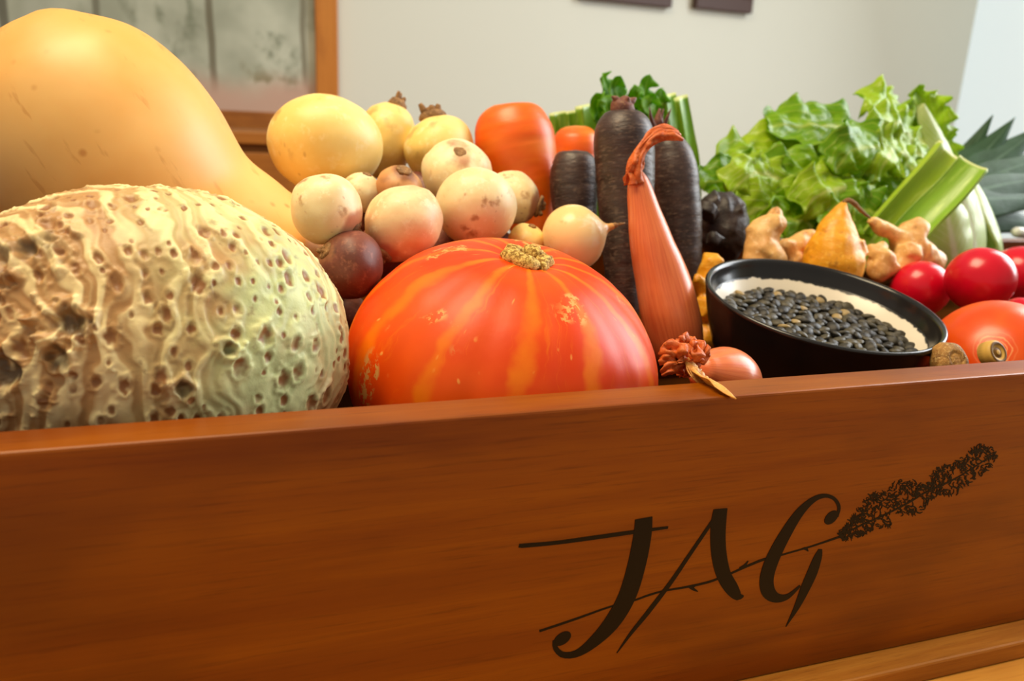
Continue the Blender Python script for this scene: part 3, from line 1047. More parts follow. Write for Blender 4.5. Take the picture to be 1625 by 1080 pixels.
pts = [(1083, 588, .165, .5), (1082, 580, .165, 20), (1078, 560, .166, 37), (1071, 530, .168, 44), (1062, 490, .171, 46), (1049, 440, .176, 42), (1035, 390, .181, 35), (1023, 340, .187, 27), (1015, 300, .191, 20), (1013, 280, .193, 13), (1014, 268, .194, 3)]
sp_ = [P(a, b, y) for a, b, y, r in pts]
ra = [r * S(a, b, y) for a, b, y, r in pts]
m = frame(sp_[5], Vector(sp_[-1]) - Vector(sp_[0]))
V, F, th, tt = sweep(sp_, ra, 48, 70)
V = localize(V, m)
V += V * np.array((1, 1, 0)) * (.03 * fbm(V * 40, 2, 2))[:, None]
root = empty('banana_shallot', m)
tag(root, 'long upright pink shallot with a twisted dry top, right of the pumpkin', 'shallot', 'shallots')
body = mesh('body', V, F, M['shallot'], root)
tw = [(1014, 290, .187, 19), (1012, 268, .187, 15), (1018, 245, .188, 10), (1030, 228, .188, 8), (1045, 217, .188, 8), (1062, 214, .187, 8), (1080, 221, .186, 3)]
tp_ = [P(a, b, y) for a, b, y, r in tw]
tr_ = [r * S(a, b, y) for a, b, y, r in tw]
parts = []
for i in range(3):
    off = Vector((0, -.0012 + .0012 * i, .0008 * i))
    v, f = strip([Vector(p) + off * (j * .5) for j, p in enumerate(tp_)], tr_, (.3, -1, .2), 7, 34, .7, 3 + i)
    parts.append((v, f))
v, f, _, _ = sweep(tp_, [r * .45 for r in tr_], 10, 30)
v = v + .0009 * np.stack([vnoise(v * 260, 1), vnoise(v * 260, 2), vnoise(v * 260, 3)], 1)
parts.append((v, f))
v, f = join(parts)
solid(mesh('dry_top', localize(v, m), f, M['papery'], root), .0004)['label'] = 'twisted orange-brown papery top'

# second shallot lying behind the ledge, tuft hanging over
C = P(1150, 600, .062)
s = S(1150, 600, .062)
m = frame(C, P(1078, 575, .046) - C)
root = empty('shallot', m)
tag(root, 'orange shallot lying low behind the ledge, dry tuft hanging over it', 'shallot', 'shallots')
V, F, th, tt = lathe([(-78 * s, .0003), (-76 * s, 12 * s), (-62 * s, 32 * s), (-30 * s, 47 * s), (5 * s, 50 * s), (38 * s, 40 * s), (60 * s, 29 * s), (74 * s, 22 * s), (80 * s, 10 * s), (81 * s, .0003)], 48, 40)
mesh('body', V, F, M['shallot'], root)
tuft, straw = [], []
T0 = P(1090, 588, .046)
rs = random.Random(3)
for i, (px, py, y, w) in enumerate(((1044, 574, .040, 9), (1050, 556, .043, 13), (1066, 543, .047, 15), (1084, 538, .050, 14), (1100, 548, .047, 12), (1114, 560, .042, 10), (1050, 590, .037, 7), (1070, 562, .036, 14), (1096, 560, .034, 12))):
    e = P(px, py, y)
    md = (T0 + e) / 2 + Vector((rs.uniform(-.001, .001), -.005, .004))
    md2 = md * .35 + e * .65 + Vector((0, -.003, .0025))
    v, f = strip([T0, md, md2, e], [.004, w * s * .9, w * s * 1.0, w * s * .55], (rs.uniform(-.5, .5), -1, .7), 11, 22, 1.3, 20 + i)
    v = v + .0010 * np.stack([fbm(v * 170, 1 + i), fbm(v * 170, 2 + i), fbm(v * 170, 3 + i)], 1)
    tuft.append((v, f))
v, f = join(tuft)
solid(mesh('dry_tuft', localize(v, m), f, M['papery'], root), .0004)['label'] = 'crumpled rust-coloured papery tuft'
for i, (ex, ey, yy) in enumerate(((1168, 632, -.004), (1140, 612, .012), (1128, 603, .018))):
    v, f = strip([P(1094, 572, .036), P(1108, 590, .026), P(1106 + (ex - 1106) * .6, 590 + (ey - 590) * .6, yy + .010), P(ex, ey, yy)], [.003, .0040, .0034, .0004], (.5, -.6, .7), 6, 20, .6, 40 + i)
    straw.append((v, f))
v, f = join(straw)
solid(mesh('dry_leaf', localize(v, m), f, M['straw'], root), .0004)['label'] = 'straw-coloured dried leaf tips'

# ------------------------------------------------------------------ bowl of seeds
BC = Vector((.3648, .1283, ZT + .0108))
BR = .077
# rim plane tipped towards the viewer
up_ = Vector((.013, -.1933, 1)).normalized()
right = (Vector((1, 0, 0)) - up_ * up_.x).normalized()
back = up_.cross(right).normalized()
bm_ = Matrix((right, back, up_)).transposed().to_4x4()
bm_.translation = BC
bowl = empty('black_bowl', bm_)
tag(bowl, 'tilted glossy black bowl with a white inner band, full of dark seeds', 'bowl')
k = NB('black_glaze')
M['glaze'] = k.out(k.mix(k.noise(60), lin((22, 20, 19)), lin((34, 31, 29))), .2, .5)
k = NB('white_glaze')
sepz = k.n('ShaderNodeSeparateXYZ', {'Vector': k.tc.outputs['Object']}).outputs[2]
ed = k.math('ADD', sepz, k.math('MULTIPLY', k.math('SUBTRACT', k.noise(150, k.map((1, 1, .3)), 3), .5), .004))
M['white_glaze'] = k.out(k.mix(k.ramp(ed, -.0128, -.0118), lin((232, 222, 204)), lin((26, 24, 22))), .28, .5)
D = .083
prof = [(0.0001, -D * .93), (.028, -D * .93), (.030, -D), (.034, -D), (.036, -D * .93), (.047, -D * .82), (.0615, -D * .56), (.0715, -D * .26), (BR - .0006, -.004), (BR + .0004, -.0006), (BR - .0012, .0008), (BR - .0034, -.0008), (BR - .0050, -.006), (BR - .0075, -.0112)]


def rev(pr, nseg=96, n=60):
    q = crom([(r, 0, z) for r, z in pr], n)
    V = [(max(a[0], 0) * math.cos(2 * math.pi * j / nseg), max(a[0], 0) * math.sin(2 * math.pi * j / nseg), a[2]) for a in q for j in range(nseg)]
    F = [(i * nseg + j, i * nseg + (j + 1) % nseg, (i + 1) * nseg + (j + 1) % nseg, (i + 1) * nseg + j) for i in range(n - 1) for j in range(nseg)]
    return np.array(V), F


v, f = rev(prof, 96, 80)
mesh('outer_shell', v, f, M['glaze'], bowl)
v, f = rev([(BR - .0075, -.0112), (BR - .012, -.017), (BR - .019, -.027), (.042, -.05), (.02, -.060), (.0001, -.062)], 96, 40)
mesh('inner_glaze', v, [tuple(reversed(q)) for q in f], M['white_glaze'], bowl)['label'] = 'off-white glazed band inside'
SR, SZ = BR - .0150, -.0215                  # seed level
sm_dark = [skin_mat('seed_%s' % n_, c, tuple(int(q * 1.25) for q in c), None, 200, rough=.36, bump=.2, sss=0, spec=.45) for n_, c in (('black', (34, 31, 26)), ('charcoal', (48, 44, 35)), ('olive', (66, 60, 44)))]
sm_pale = skin_mat('seed_pale', (150, 126, 78), (170, 146, 96), None, 200, rough=.4, bump=.2, sss=0)


def seed_mesh(name, mat):
    V, F, th, tt = lathe([(-.5, .02), (-.46, .16), (-.3, .34), (0, .42), (.25, .34), (.42, .16), (.5, .02)], 10, 9)
    V[:, 1] *= .5
    me = bpy.data.meshes.new(name)
    me.from_pydata([tuple(q) for q in V], [], F)
    me.polygons.foreach_set('use_smooth', [True] * len(me.polygons))
    me.materials.append(mat)
    return me


sme = [seed_mesh('seed', q) for q in sm_dark]
spale = seed_mesh('seed', sm_pale)
# bed below
nr, na = 26, 72
V = [(0, 0, SZ)]
for i in range(1, nr + 1):
    for j in range(na):
        r = SR * .99 * i / nr
        V.append((r * math.cos(2 * math.pi * j / na), r * math.sin(2 * math.pi * j / na), SZ))
V = np.array(V)
V[:, 2] += .0016 * vnoise(V * 330, 4) - .001
F = [(0, 1 + j, 1 + (j + 1) % na) for j in range(na)]
F += [(1 + i * na + j, 1 + (i + 1) * na + j, 1 + (i + 1) * na + (j + 1) % na, 1 + i * na + (j + 1) % na) for i in range(nr - 1) for j in range(na)]
bed = mesh('seed_bed', V, F, sm_dark[1])
bed.matrix_world = bm_
tag(bed, 'deep bed of tiny dark seeds filling the tilted black bowl', 'seeds', None, 'stuff')
spots, tries = [], 0
rs = random.Random(9)
while len(spots) < 292 and tries < 60000:
    tries += 1
    r = SR * math.sqrt(rs.random())
    a = rs.random() * 2 * math.pi
    p = (r * math.cos(a), r * math.sin(a))
    lim = .0066 if tries < 40000 else .0056
    if all((p[0] - q[0]) ** 2 + (p[1] - q[1]) ** 2 > lim ** 2 for q in spots):
        spots.append(p)
for i, (x, y) in enumerate(spots):
    pale = i % 24 == 5
    o = bpy.data.objects.new('seed', spale if pale else rs.choice(sme))
    COL.objects.link(o)
    L = rs.uniform(.0084, .0108)
    rot = Matrix.Rotation(rs.uniform(0, 6.28), 4, 'Z') @ Matrix.Rotation(rs.uniform(-.45, .45), 4, 'Y') @ Matrix.Rotation(math.pi / 2 + rs.uniform(-.35, .35), 4, 'X') @ Matrix.Rotation(rs.uniform(-.5, .5), 4, 'Z')
    hz = SZ + .0012 + rs.uniform(0, .0016)
    o.matrix_world = bm_ @ Matrix.Translation((x, y, hz)) @ rot @ Matrix.Diagonal((L, L, L, 1))
    if pale:
        tag(o, 'pale tan flat seed among the dark seeds in the bowl', 'seed', 'pale seeds in the bowl')
    else:
        tag(o, 'small flat dark seed heaped in the tilted black bowl', 'seed', 'dark seeds in the bowl')


# ------------------------------------------------------------------ knobbly roots: yellow root, ginger, black root, pointed yellow beet
def knobbly(name, arms, mat, label, cat, group=None, voxel=.0016, rough=.0021, seed=1, extra=None):
    """several fused arms; each arm a list of (px, py, y, r px)"""
    parts, allp = [], []
    for arm in arms:
        sp_ = [P(a, b, y) for a, b, y, r in arm]
        ra = [r * S(a, b, y) for a, b, y, r in arm]
        parts.append(sweep(sp_, ra, 16, 8 * len(arm))[:2])
        allp += sp_
    c = sum(allp, Vector()) / len(allp)
    v, f = join(parts)
    v = v - np.array(c)
    v = v + rough * np.stack([fbm(v * 110, seed, 2), fbm(v * 110, seed + 40, 2), fbm(v * 110, seed + 80, 2)], 1)
    root = empty(name, c) if extra else None
    o = mesh('body' if extra else name, v, f, mat, root)
    if not extra:
        o.location = c
    r_ = o.modifiers.new('fuse', 'REMESH')
    r_.mode = 'VOXEL'
    r_.voxel_size = voxel
    r_.use_smooth_shade = True
    s_ = o.modifiers.new('smooth', 'SMOOTH')
    s_.factor = .5
    s_.iterations = 3
    t = root or o
    tag(t, label, cat, group)
    if extra:
        nm, sp_, mt, lb = extra
        pp = [P(a, b, y) - c for a, b, y, r in sp_]
        v, f, _, _ = sweep(pp, [r * S(a, b, y) for a, b, y, r in sp_], 10, 20)
        v = v + .0006 * np.stack([vnoise(v * 400, 1), vnoise(v * 400, 2), vnoise(v * 400, 3)], 1)
        e = mesh(nm, v, f, mt, root)
        e['label'] = lb
    return t


M['yellow_root'] = skin_mat('yellow_root_skin', (240, 168, 30), (222, 142, 20), (170, 104, 24), 36, 80, .16, .42, (1, 1, 2), .4, fine=(246, 190, 70))
M['ginger'] = skin_mat('ginger_skin', (236, 188, 116), (212, 152, 84), (160, 104, 60), 40, 90, .14, .45, bump=.5, fine=(244, 204, 150))
M['black_root'] = skin_mat('black_root_skin', (34, 24, 22), (52, 38, 34), None, 50, rough=.5, bump=.7, sss=0, fine=(62, 48, 42))
knobbly('yellow_root', [[(1122, 400, .235, 8), (1124, 420, .232, 17), (1126, 445, .228, 22), (1124, 470, .224, 25), (1127, 500, .22, 27), (1130, 530, .215, 29), (1135, 560, .21, 28), (1140, 590, .205, 18)],
                        [(1130, 420, .228, 16), (1146, 405, .225, 9)], [(1112, 455, .22, 14), (1104, 440, .215, 8)], [(1122, 490, .212, 22), (1110, 485, .207, 16)], [(1125, 540, .205, 24), (1112, 528, .2, 16)]],
        M['yellow_root'], 'knobbly yellow root wedged between pink shallot and black bowl', 'root', seed=4)
knobbly('black_root', [[(1146, 306, .315, 14), (1147, 325, .313, 34), (1147, 352, .31, 40), (1148, 380, .306, 38), (1150, 408, .302, 22), (1150, 418, .30, 6)],
                       [(1125, 330, .30, 18), (1118, 345, .295, 14)], [(1165, 330, .30, 20), (1175, 355, .297, 12)], [(1135, 375, .285, 14), (1132, 390, .28, 8)], [(1130, 318, .31, 18), (1120, 314, .31, 8)]],
        M['black_root'], 'wrinkled black root behind the knobbly yellow one', 'root', rough=.0022, seed=6)
GG = 'pieces of ginger behind the bowl'
knobbly('ginger_root', [[(1196, 420, .25, 20), (1206, 390, .255, 25), (1214, 365, .258, 24), (1226, 350, .26, 17), (1232, 336, .26, 9), (1232, 330, .26, 4)], [(1222, 360, .255, 20), (1240, 352, .252, 13), (1246, 348, .25, 7)], [(1212, 395, .25, 22), (1228, 410, .242, 18), (1232, 430, .238, 12)],
                        [(1194, 372, .26, 14), (1188, 360, .262, 8)]],
        M['ginger'], 'branching ginger root upright between black root and pointed yellow root', 'ginger', GG, seed=7)
knobbly('ginger_root', [[(1248, 425, .268, 16), (1254, 402, .27, 18), (1268, 386, .272, 17), (1284, 376, .273, 13), (1296, 374, .273, 8)], [(1254, 400, .268, 16), (1240, 386, .265, 11)], [(1262, 410, .262, 15), (1280, 420, .258, 12)]],
        M['ginger'], 'smaller ginger root tucked left of the pointed yellow root', 'ginger', GG, seed=8)
knobbly('ginger_root', [[(1378, 350, .268, 6), (1392, 358, .268, 10), (1412, 368, .267, 12), (1432, 382, .265, 22), (1450, 398, .262, 27), (1472, 415, .258, 24), (1488, 432, .255, 14)], [(1440, 380, .265, 22), (1456, 362, .266, 19), (1466, 352, .266, 10)],
                        [(1440, 405, .258, 24), (1425, 425, .252, 16), (1405, 440, .247, 9)], [(1465, 400, .256, 22), (1484, 402, .252, 12)], [(1440, 400, .255, 22), (1446, 412, .246, 16)]],
        M['ginger'], 'largest branching ginger root between pointed yellow root and radishes', 'ginger', GG, seed=9)
knobbly('ginger_root', [[(1380, 398, .248, 9), (1390, 400, .247, 16), (1398, 412, .245, 22), (1396, 430, .242, 20), (1390, 446, .24, 10)], [(1396, 398, .247, 13), (1406, 386, .249, 8)], [(1405, 420, .24, 15), (1422, 432, .236, 9)]],
        M['ginger'], 'small rounded ginger root just right of the pointed yellow root', 'ginger', GG, seed=10)
knobbly('pointed_yellow_root', [[(1340, 317, .246, 3), (1337, 326, .246, 9), (1332, 345, .245, 20), (1326, 370, .243, 33), (1322, 398, .24, 44), (1322, 425, .237, 47), (1325, 455, .232, 36), (1328, 470, .23, 8)], [(1350, 385, .235, 22), (1358, 410, .23, 20)]],
        M['yellow_root'], 'pointed golden yellow root with a dark withered tip behind the bowl', 'root', rough=.0012, seed=11,
        extra=('withered_tip', [(1338, 322, .246, 4), (1346, 317, .245, 3.5), (1358, 325, .243, 3.5), (1370, 337, .241, 3), (1381, 346, .24, 1)], M['crown'], 'thin dark withered root tip'))

# ------------------------------------------------------------------ radishes
M['radish'] = skin_mat('radish_skin', (206, 8, 38), (220, 18, 46), (236, 170, 120), 14, 34, .09, .24, bump=.05, mask=(240, 160, 110), hl=(224, 44, 74), sss=.1)
for px, py, y, r, ax_, lab, sd in ((1460, 458, .224, 45, (-.3, -.8, -.4), 'red radish partly hidden by the right rim of the bowl', 2), (1555, 443, .176, 51, (-.7, -.7, -.3), 'biggest round red radish, above the small orange pumpkin', 3),
                                 (1618, 433, .245, 44, (.2, .3, 1), 'red radish cut by the right edge, behind the biggest one', 4), (1618, 497, .175, 26, (.2, .3, 1), 'radish of which only a pink sliver shows at the right edge', 5)):
    root_veg('radish', px, py, y, r, r * .97, ax_, M['radish'], lab, 'radish', 'red radishes', 'round', crown=None, tail=14, seed=sd, lump=.015)


# ------------------------------------------------------------------ small pumpkin at right
def small_pumpkin():
    C = P(1580, 585, .092)
    s = S(1580, 585, .092)
    R, H = 108 * s, 104 * s
    k = NB('small_pumpkin_skin')
    v3 = k.tc.outputs['Object']
    sep = k.n('ShaderNodeSeparateXYZ', {'Vector': v3})
    rad = k.math('SQRT', k.math('ADD', k.math('MULTIPLY', sep.outputs[0], sep.outputs[0]), k.math('MULTIPLY', sep.outputs[1], sep.outputs[1])))
    rad = k.math('ADD', rad, k.math('MULTIPLY', k.math('SUBTRACT', k.noise(90, None, 3), .5), .006))
    ringw = k.math('SINE', k.math('MULTIPLY', rad, 2200.0))
    scar = k.math('MULTIPLY', k.math('MULTIPLY', k.ramp(ringw, .2, .9), k.ramp(rad, .014, .009)), k.ramp(sep.outputs[2], 0.0, .01))
    col = k.mix(k.ramp(k.noise(25, None, 3), .4, .7), lin((228, 76, 2)), lin((238, 96, 10)))
    col = k.mix(k.math('MULTIPLY', scar, .75), col, lin((246, 158, 96)))
    k.bump(k.noise(100, None, 3), .12, .001)
    mat = k.out(col, .32, .5, .06)
    m = frame(C, P(1576, 520, .05) - C)
    V, F, th, tt = lathe([(-H * .9, .001), (-H * .95, R * .25), (-H * .8, R * .6), (-H * .35, R * .94), (0, R), (H * .35, R * .95), (H * .72, R * .70), (H * .92, R * .38), (H * .97, R * .15), (H * .975, .001)], 64, 50)
    V *= (1 + .015 * fbm(V * 20, 9, 2))[:, None]
    root = empty('small_pumpkin', m)
    tag(root, 'small orange pumpkin in the lower right corner of the crate', 'pumpkin')
    mesh('body', V, F, mat, root)
    # ringed stub
    km = NB('stub_olive')
    r_ = km.n('ShaderNodeSeparateXYZ', {'Vector': km.tc.outputs['Object']})
    q = km.math('SQRT', km.math('ADD', km.math('MULTIPLY', r_.outputs[0], r_.outputs[0]), km.math('MULTIPLY', r_.outputs[1], r_.outputs[1])))
    c = km.mix(km.ramp(km.math('SINE', km.math('MULTIPLY', q, 1900.0)), -.4, .8), lin((112, 78, 22)), lin((206, 164, 78)))
    sm = km.out(c, .55, .4)
    c0 = P(1579, 560, .048)
    v, f, _, _ = lathe([(-.006, .0003), (-.006, .0075), (0, .0078), (.0022, .0070), (.0028, .0055), (.0018, .0042), (.0016, .0030), (.0024, .0018), (.0026, .0002)], 28, 26)
    o = mesh('stem_stub', v, f, sm, root)
    o.matrix_local = m.inverted() @ frame(c0, Vector((.05, -.85, .5)))
    o['label'] = 'ringed olive-brown stem stub'
    # separate brown woody stalk end beside it
    m2 = frame(P(1514, 572, .046), Vector((-.15, -.8, .55)))
    v, f, _, _ = lathe([(-.014, .0003), (-.013, .010), (-.006, .0125), (0, .0115), (.003, .009), (.0035, .006), (.0022, .0045), (.003, .003), (.0032, .0002)], 32, 34)
    v = v * np.array((.95, .8, .85))
    v = v * (1 + .10 * fbm(v * 170, 4, 2))[:, None]
    st = mesh('woody_stalk', v, f, skin_mat('woody', (176, 128, 62), (120, 82, 36), None, 120, rough=.7, bump=.8, sss=0, fine=(214, 176, 110)))
    st.matrix_world = m2
    tag(st, 'short brown woody stalk end between bowl rim and small pumpkin', 'stalk')


small_pumpkin()


# ------------------------------------------------------------------ leaves
def leaf_mat(name, edge, mid, rib, rough=.32, vein=.5, trans=.45, spec=.5):
    k = NB(name)
    lu, lv = k.attr('lu'), k.attr('lv')
    col = k.mix(k.ramp(k.noise(26, None, 4), .32, .68), lin(mid), lin(edge))
    # side veins slanting off the midrib
    ph = k.math('SUBTRACT', k.math('MULTIPLY', lv, 70.0), k.math('MULTIPLY', lu, 26.0))
    ph = k.math('ADD', ph, k.math('MULTIPLY', k.noise(40, None, 2), 5.0))
    ve = k.math('MULTIPLY', k.ramp(k.math('SINE', ph), .82, 1.0), vein)
    col = k.mix(ve, col, lin(rib))
    col = k.mix(k.ramp(k.math('ADD', lu, k.math('MULTIPLY', lv, .10)), .2, .07), col, lin(rib))
    k.bump(k.math('ADD', k.noise(60, None, 3), k.math('MULTIPLY', ve, .6)), .5, .0016)
    m = k.out(col, rough, spec)
    t = k.n('ShaderNodeBsdfTranslucent', {'Color': col})
    ms = k.n('ShaderNodeMixShader', {0: trans, 1: k.b.outputs[0], 2: t.outputs[0]})
    out = [n for n in k.t.nodes if n.type == 'OUTPUT_MATERIAL'][0]
    k.t.links.new(ms.outputs[0], out.inputs[0])
    return m


M['lettuce'] = leaf_mat('lettuce_leaf', (158, 200, 16), (190, 220, 44), (222, 234, 124))
M['lettuce_dark'] = leaf_mat('lettuce_dark_leaf', (116, 172, 6), (152, 198, 18), (200, 222, 90))
M['pale_leaf'] = leaf_mat('pale_cabbage_leaf', (190, 212, 118), (210, 224, 150), (236, 240, 206), vein=.35, trans=.25)
M['leek'] = leaf_mat('leek_leaf', (44, 72, 46), (62, 92, 68), (84, 112, 90), .5, .2, .05, .2)
M['celery_leaf'] = leaf_mat('celery_leaf', (112, 178, 16), (146, 202, 40), (180, 218, 90), .4, .4, .6)


def leaf(name, pts, width, hint, mat, parent, ruffle=.25, freq=7, cup=.25, nu=21, nv=56, seed=0, thick=.0005, tip=.75, base=.45, lobes=.0, inv=None, point=0.0, crinkle=0.0):
    q = crom([tuple(p) for p in pts], nv)
    T = np.gradient(q, axis=0)
    T /= np.linalg.norm(T, axis=1)[:, None]
    h = np.array(hint, float)
    V, F, LU, LV = [], [], [], []
    gg = np.array([[(2 * j / (nu - 1) - 1) * 2.2 + seed, i / (nv - 1) * 6, seed * 1.7] for i in range(nv) for j in range(nu)])
    NZ = vnoise(gg, seed).reshape(nv, nu)
    for i in range(nv):
        v = i / (nv - 1)
        s_ = np.cross(T[i], h)
        s_ /= np.linalg.norm(s_) + 1e-9
        nn = np.cross(s_, T[i])
        w = width * (base + (1 - base) * math.sin(min(v / tip, 1) * math.pi / 2)) * (1 if v < tip else math.sqrt(max(1 - ((v - tip) / (1 - tip)) ** 2, 0)) * .98 + .02)
        if point and v > tip:
            w = w * (1 - point) + width * point * (1 - (v - tip) / (1 - tip))
        for j in range(nu):
            u = 2 * j / (nu - 1) - 1
            au = abs(u)
            sg = 1 if u > 0 else -1
            wv = math.sin(freq * 2 * math.pi * v + sg * 1.3 + seed) + .6 * math.sin(freq * 1.7 * 2 * math.pi * v + seed * 2 + sg)
            n_ = NZ[i, j]
            ww = w * (1 + lobes * wv * au * au)
            p = q[i] + s_ * u * ww * (1 - .18 * au * ruffle) + nn * width * (cup * u * u + ruffle * .5 * au ** 1.8 * wv * min(1, v * 2.5) + .10 * n_ * (ruffle > .1))
            V.append(p)
            LU.append(au)
            LV.append(v)
    for i in range(nv - 1):
        for j in range(nu - 1):
            F.append((i * nu + j, i * nu + j + 1, (i + 1) * nu + j + 1, (i + 1) * nu + j))
    V = np.array(V)
    if crinkle:
        c1 = np.stack([fbm(V * 75 + 9 * seed, seed + a_, 2) for a_ in (1, 2, 3)], 1)
        V = V + c1 * crinkle * np.clip(np.array(LV) * 3, 0, 1)[:, None]
    if inv is not None:
        V = localize(V, inv)
    return solid(mesh(name, V, F, mat, parent, {'lu': LU, 'lv': LV}), thick)


# lettuce head lying behind the ginger
LO = P(1330, 330, .36)
lm = Matrix.Translation(LO)
lettuce = empty('lettuce', lm)
tag(lettuce, 'frilly green lettuce heaped behind the ginger and bowl', 'lettuce')
tow = (.3, -.85, .4)
LV_ = [  # spine (px, py, y)..., half width px, hint, dark?, ruffle, cup
    ([(1500, 330, .42), (1440, 260, .43), (1360, 215, .43), (1280, 200, .42), (1215, 205, .41)], 60, (.2, -.6, .8), 1, .25, .1),
    ([(1500, 320, .43), (1480, 250, .42), (1440, 200, .41), (1405, 170, .40), (1385, 178, .385)], 62, (.1, -.8, .5), 0, .35, -.2),
    ([(1500, 330, .42), (1495, 265, .43), (1480, 205, .43), (1455, 165, .43), (1440, 152, .43)], 40, (-.3, -.9, .2), 0, .28, .1),
    ([(1490, 340, .40), (1420, 300, .41), (1330, 262, .41), (1240, 245, .40), (1170, 258, .39), (1140, 275, .385)], 62, (.1, -.7, .7), 0, .32, .1),
    ([(1480, 350, .38), (1410, 310, .375), (1340, 285, .37), (1270, 280, .36), (1220, 300, .35), (1195, 330, .345)], 62, (.2, -.85, .5), 1, .38, -.2),
    ([(1460, 340, .36), (1420, 270, .355), (1385, 235, .35), (1350, 240, .34), (1330, 275, .335)], 52, (.3, -.95, .2), 1, .45, -.3),
    ([(1460, 360, .35), (1400, 320, .345), (1345, 300, .335), (1300, 310, .325), (1275, 340, .32)], 56, (.2, -.9, .4), 0, .42, -.25),
    ([(1400, 370, .37), (1330, 330, .375), (1250, 300, .375), (1180, 290, .37), (1125, 290, .365), (1112, 305, .36)], 52, (.1, -.9, .4), 1, .36, .1),
    ([(1380, 390, .35), (1300, 350, .345), (1240, 330, .34), (1190, 335, .335), (1160, 360, .33)], 50, (.2, -.95, .2), 0, .4, -.2),
    ([(1450, 380, .335), (1400, 340, .33), (1360, 330, .325), (1330, 350, .32), (1310, 380, .318)], 45, (.2, -.95, .2), 1, .35, -.2),
    ([(1380, 400, .33), (1320, 380, .33), (1270, 350, .33), (1240, 345, .325), (1215, 370, .32)], 42, (.2, -.9, .3), 1, .35, -.1),
    ([(1490, 300, .40), (1450, 225, .385), (1425, 195, .375), (1400, 200, .365), (1392, 230, .36)], 40, (.3, -.9, .3), 0, .45, -.3),
    ([(1480, 330, .37), (1450, 270, .365), (1430, 240, .36), (1405, 250, .35), (1395, 290, .345)], 44, (.3, -.9, .3), 0, .4, -.3),
    ([(1300, 330, .36), (1250, 290, .355), (1210, 275, .35), (1180, 285, .345), (1160, 310, .34)], 40, (.2, -.9, .4), 0, .4, -.2),
]
for i, (pp, w, hh, dk, rf, cp) in enumerate(LV_):
    a = pp[len(pp) // 2]
    leaf('leaf', [P(*q) for q in pp], w * S(*a), hh, M['lettuce_dark' if dk else 'lettuce'], lettuce, rf, 5 + (i * 37 % 5), cp, nu=33, nv=80, seed=i + 1, inv=lm, tip=.7, base=.35, lobes=.07, crinkle=.0035)

# pale chinese cabbage, upright at right
CO = P(1535, 380, .345)
cm_ = Matrix.Translation(CO)
cab = empty('chinese_cabbage', cm_)
tag(cab, 'pale whitish-green ribbed cabbage between cut stalks and leek', 'cabbage')
for i, (pp, w, hh, mt) in enumerate([
    ([(1545, 450, .34), (1560, 410, .355), (1562, 360, .36), (1545, 305, .365), (1520, 262, .37)], 52, (.7, -.7, .1), 'pale_leaf'),
    ([(1540, 450, .32), (1545, 410, .325), (1540, 360, .33), (1525, 310, .335), (1510, 270, .34)], 55, (.1, -1, .1), 'pale_leaf'),
    ([(1520, 450, .31), (1515, 410, .312), (1508, 370, .315), (1500, 330, .32), (1492, 290, .33)], 48, (-.25, -1, .1), 'pale_leaf'),
    ([(1580, 450, .37), (1588, 410, .375), (1580, 360, .38), (1560, 310, .385), (1535, 268, .39)], 46, (.9, -.5, .2), 'pale_leaf'),
    ([(1500, 440, .33), (1490, 400, .335), (1482, 360, .34), (1478, 320, .345)], 36, (-.5, -1, .1), 'lettuce'),
    ([(1530, 330, .40), (1515, 270, .41), (1495, 225, .415), (1478, 190, .42), (1465, 165, .425)], 26, (.3, -.9, .1), 'pale_leaf'),
]):
    a = pp[2]
    leaf('leaf', [P(*q) for q in pp], w * S(*a), hh, M[mt], cab, .05, 3, -.45, seed=30 + i, inv=cm_, tip=.45, base=.6, thick=.0025)

# cut celery stalks leaning across the lettuce
M['stalk'] = skin_mat('stalk_skin', (176, 200, 62), (150, 184, 44), None, 30, rough=.35, stretch=(1, 1, .15), bump=.4, sss=.12, fine=(206, 220, 110), mask=(226, 232, 170))
M['stalk_g'] = skin_mat('green_stalk_skin', (140, 184, 48), (112, 166, 30), None, 30, rough=.35, stretch=(1, 1, .15), bump=.4, sss=.12, fine=(176, 212, 96), mask=(214, 228, 160))


def stalk(name, pts, mat, parent=None, inv=None, open_dir=(0, -1, 0), nseg=40, wall=.32):
    """a celery-like stalk: ribbed outside, hollow channel inside, cut square at the end; pts (px, py, y, r px)"""
    q = crom([tuple(P(a, b, y)) + (r * S(a, b, y),) for a, b, y, r in pts], 30)
    T = np.gradient(q[:, :3], axis=0)
    T /= np.linalg.norm(T, axis=1)[:, None]
    V, F, mk = [], [], []
    o = np.array(open_dir, float)
    for i in range(30):
        x = o - T[i] * (o @ T[i])
        x /= np.linalg.norm(x)
        y = np.cross(T[i], x)
        for j in range(nseg):
            a = 2 * math.pi * j / nseg
            r = q[i, 3] * (1 + .035 * math.cos(a * 11))
            dx, dy = math.cos(a), math.sin(a)
            if dx > .25:                       # channel side
                dx = .25 - (dx - .25) * wall * 1.6
            V.append(q[i, :3] + r * (dx * x + dy * y))
            mk.append(1.0 if i in (0,) else 0)
    for i in range(29):
        for j in range(nseg):
            k_ = (j + 1) % nseg
            F.append((i * nseg + j, i * nseg + k_, (i + 1) * nseg + k_, (i + 1) * nseg + j))
    F.append(tuple(reversed(range(nseg))))
    F.append(tuple(range(29 * nseg, 30 * nseg)))
    V = np.array(V)
    m = inv
    if m is None:
        m = frame(Vector(q[15, :3]), Vector(q[0, :3]) - Vector(q[-1, :3]))
    ob = mesh(name, localize(V, m), F, mat, parent, {'m': mk})
    if inv is None:
        ob.matrix_world = m
    return ob


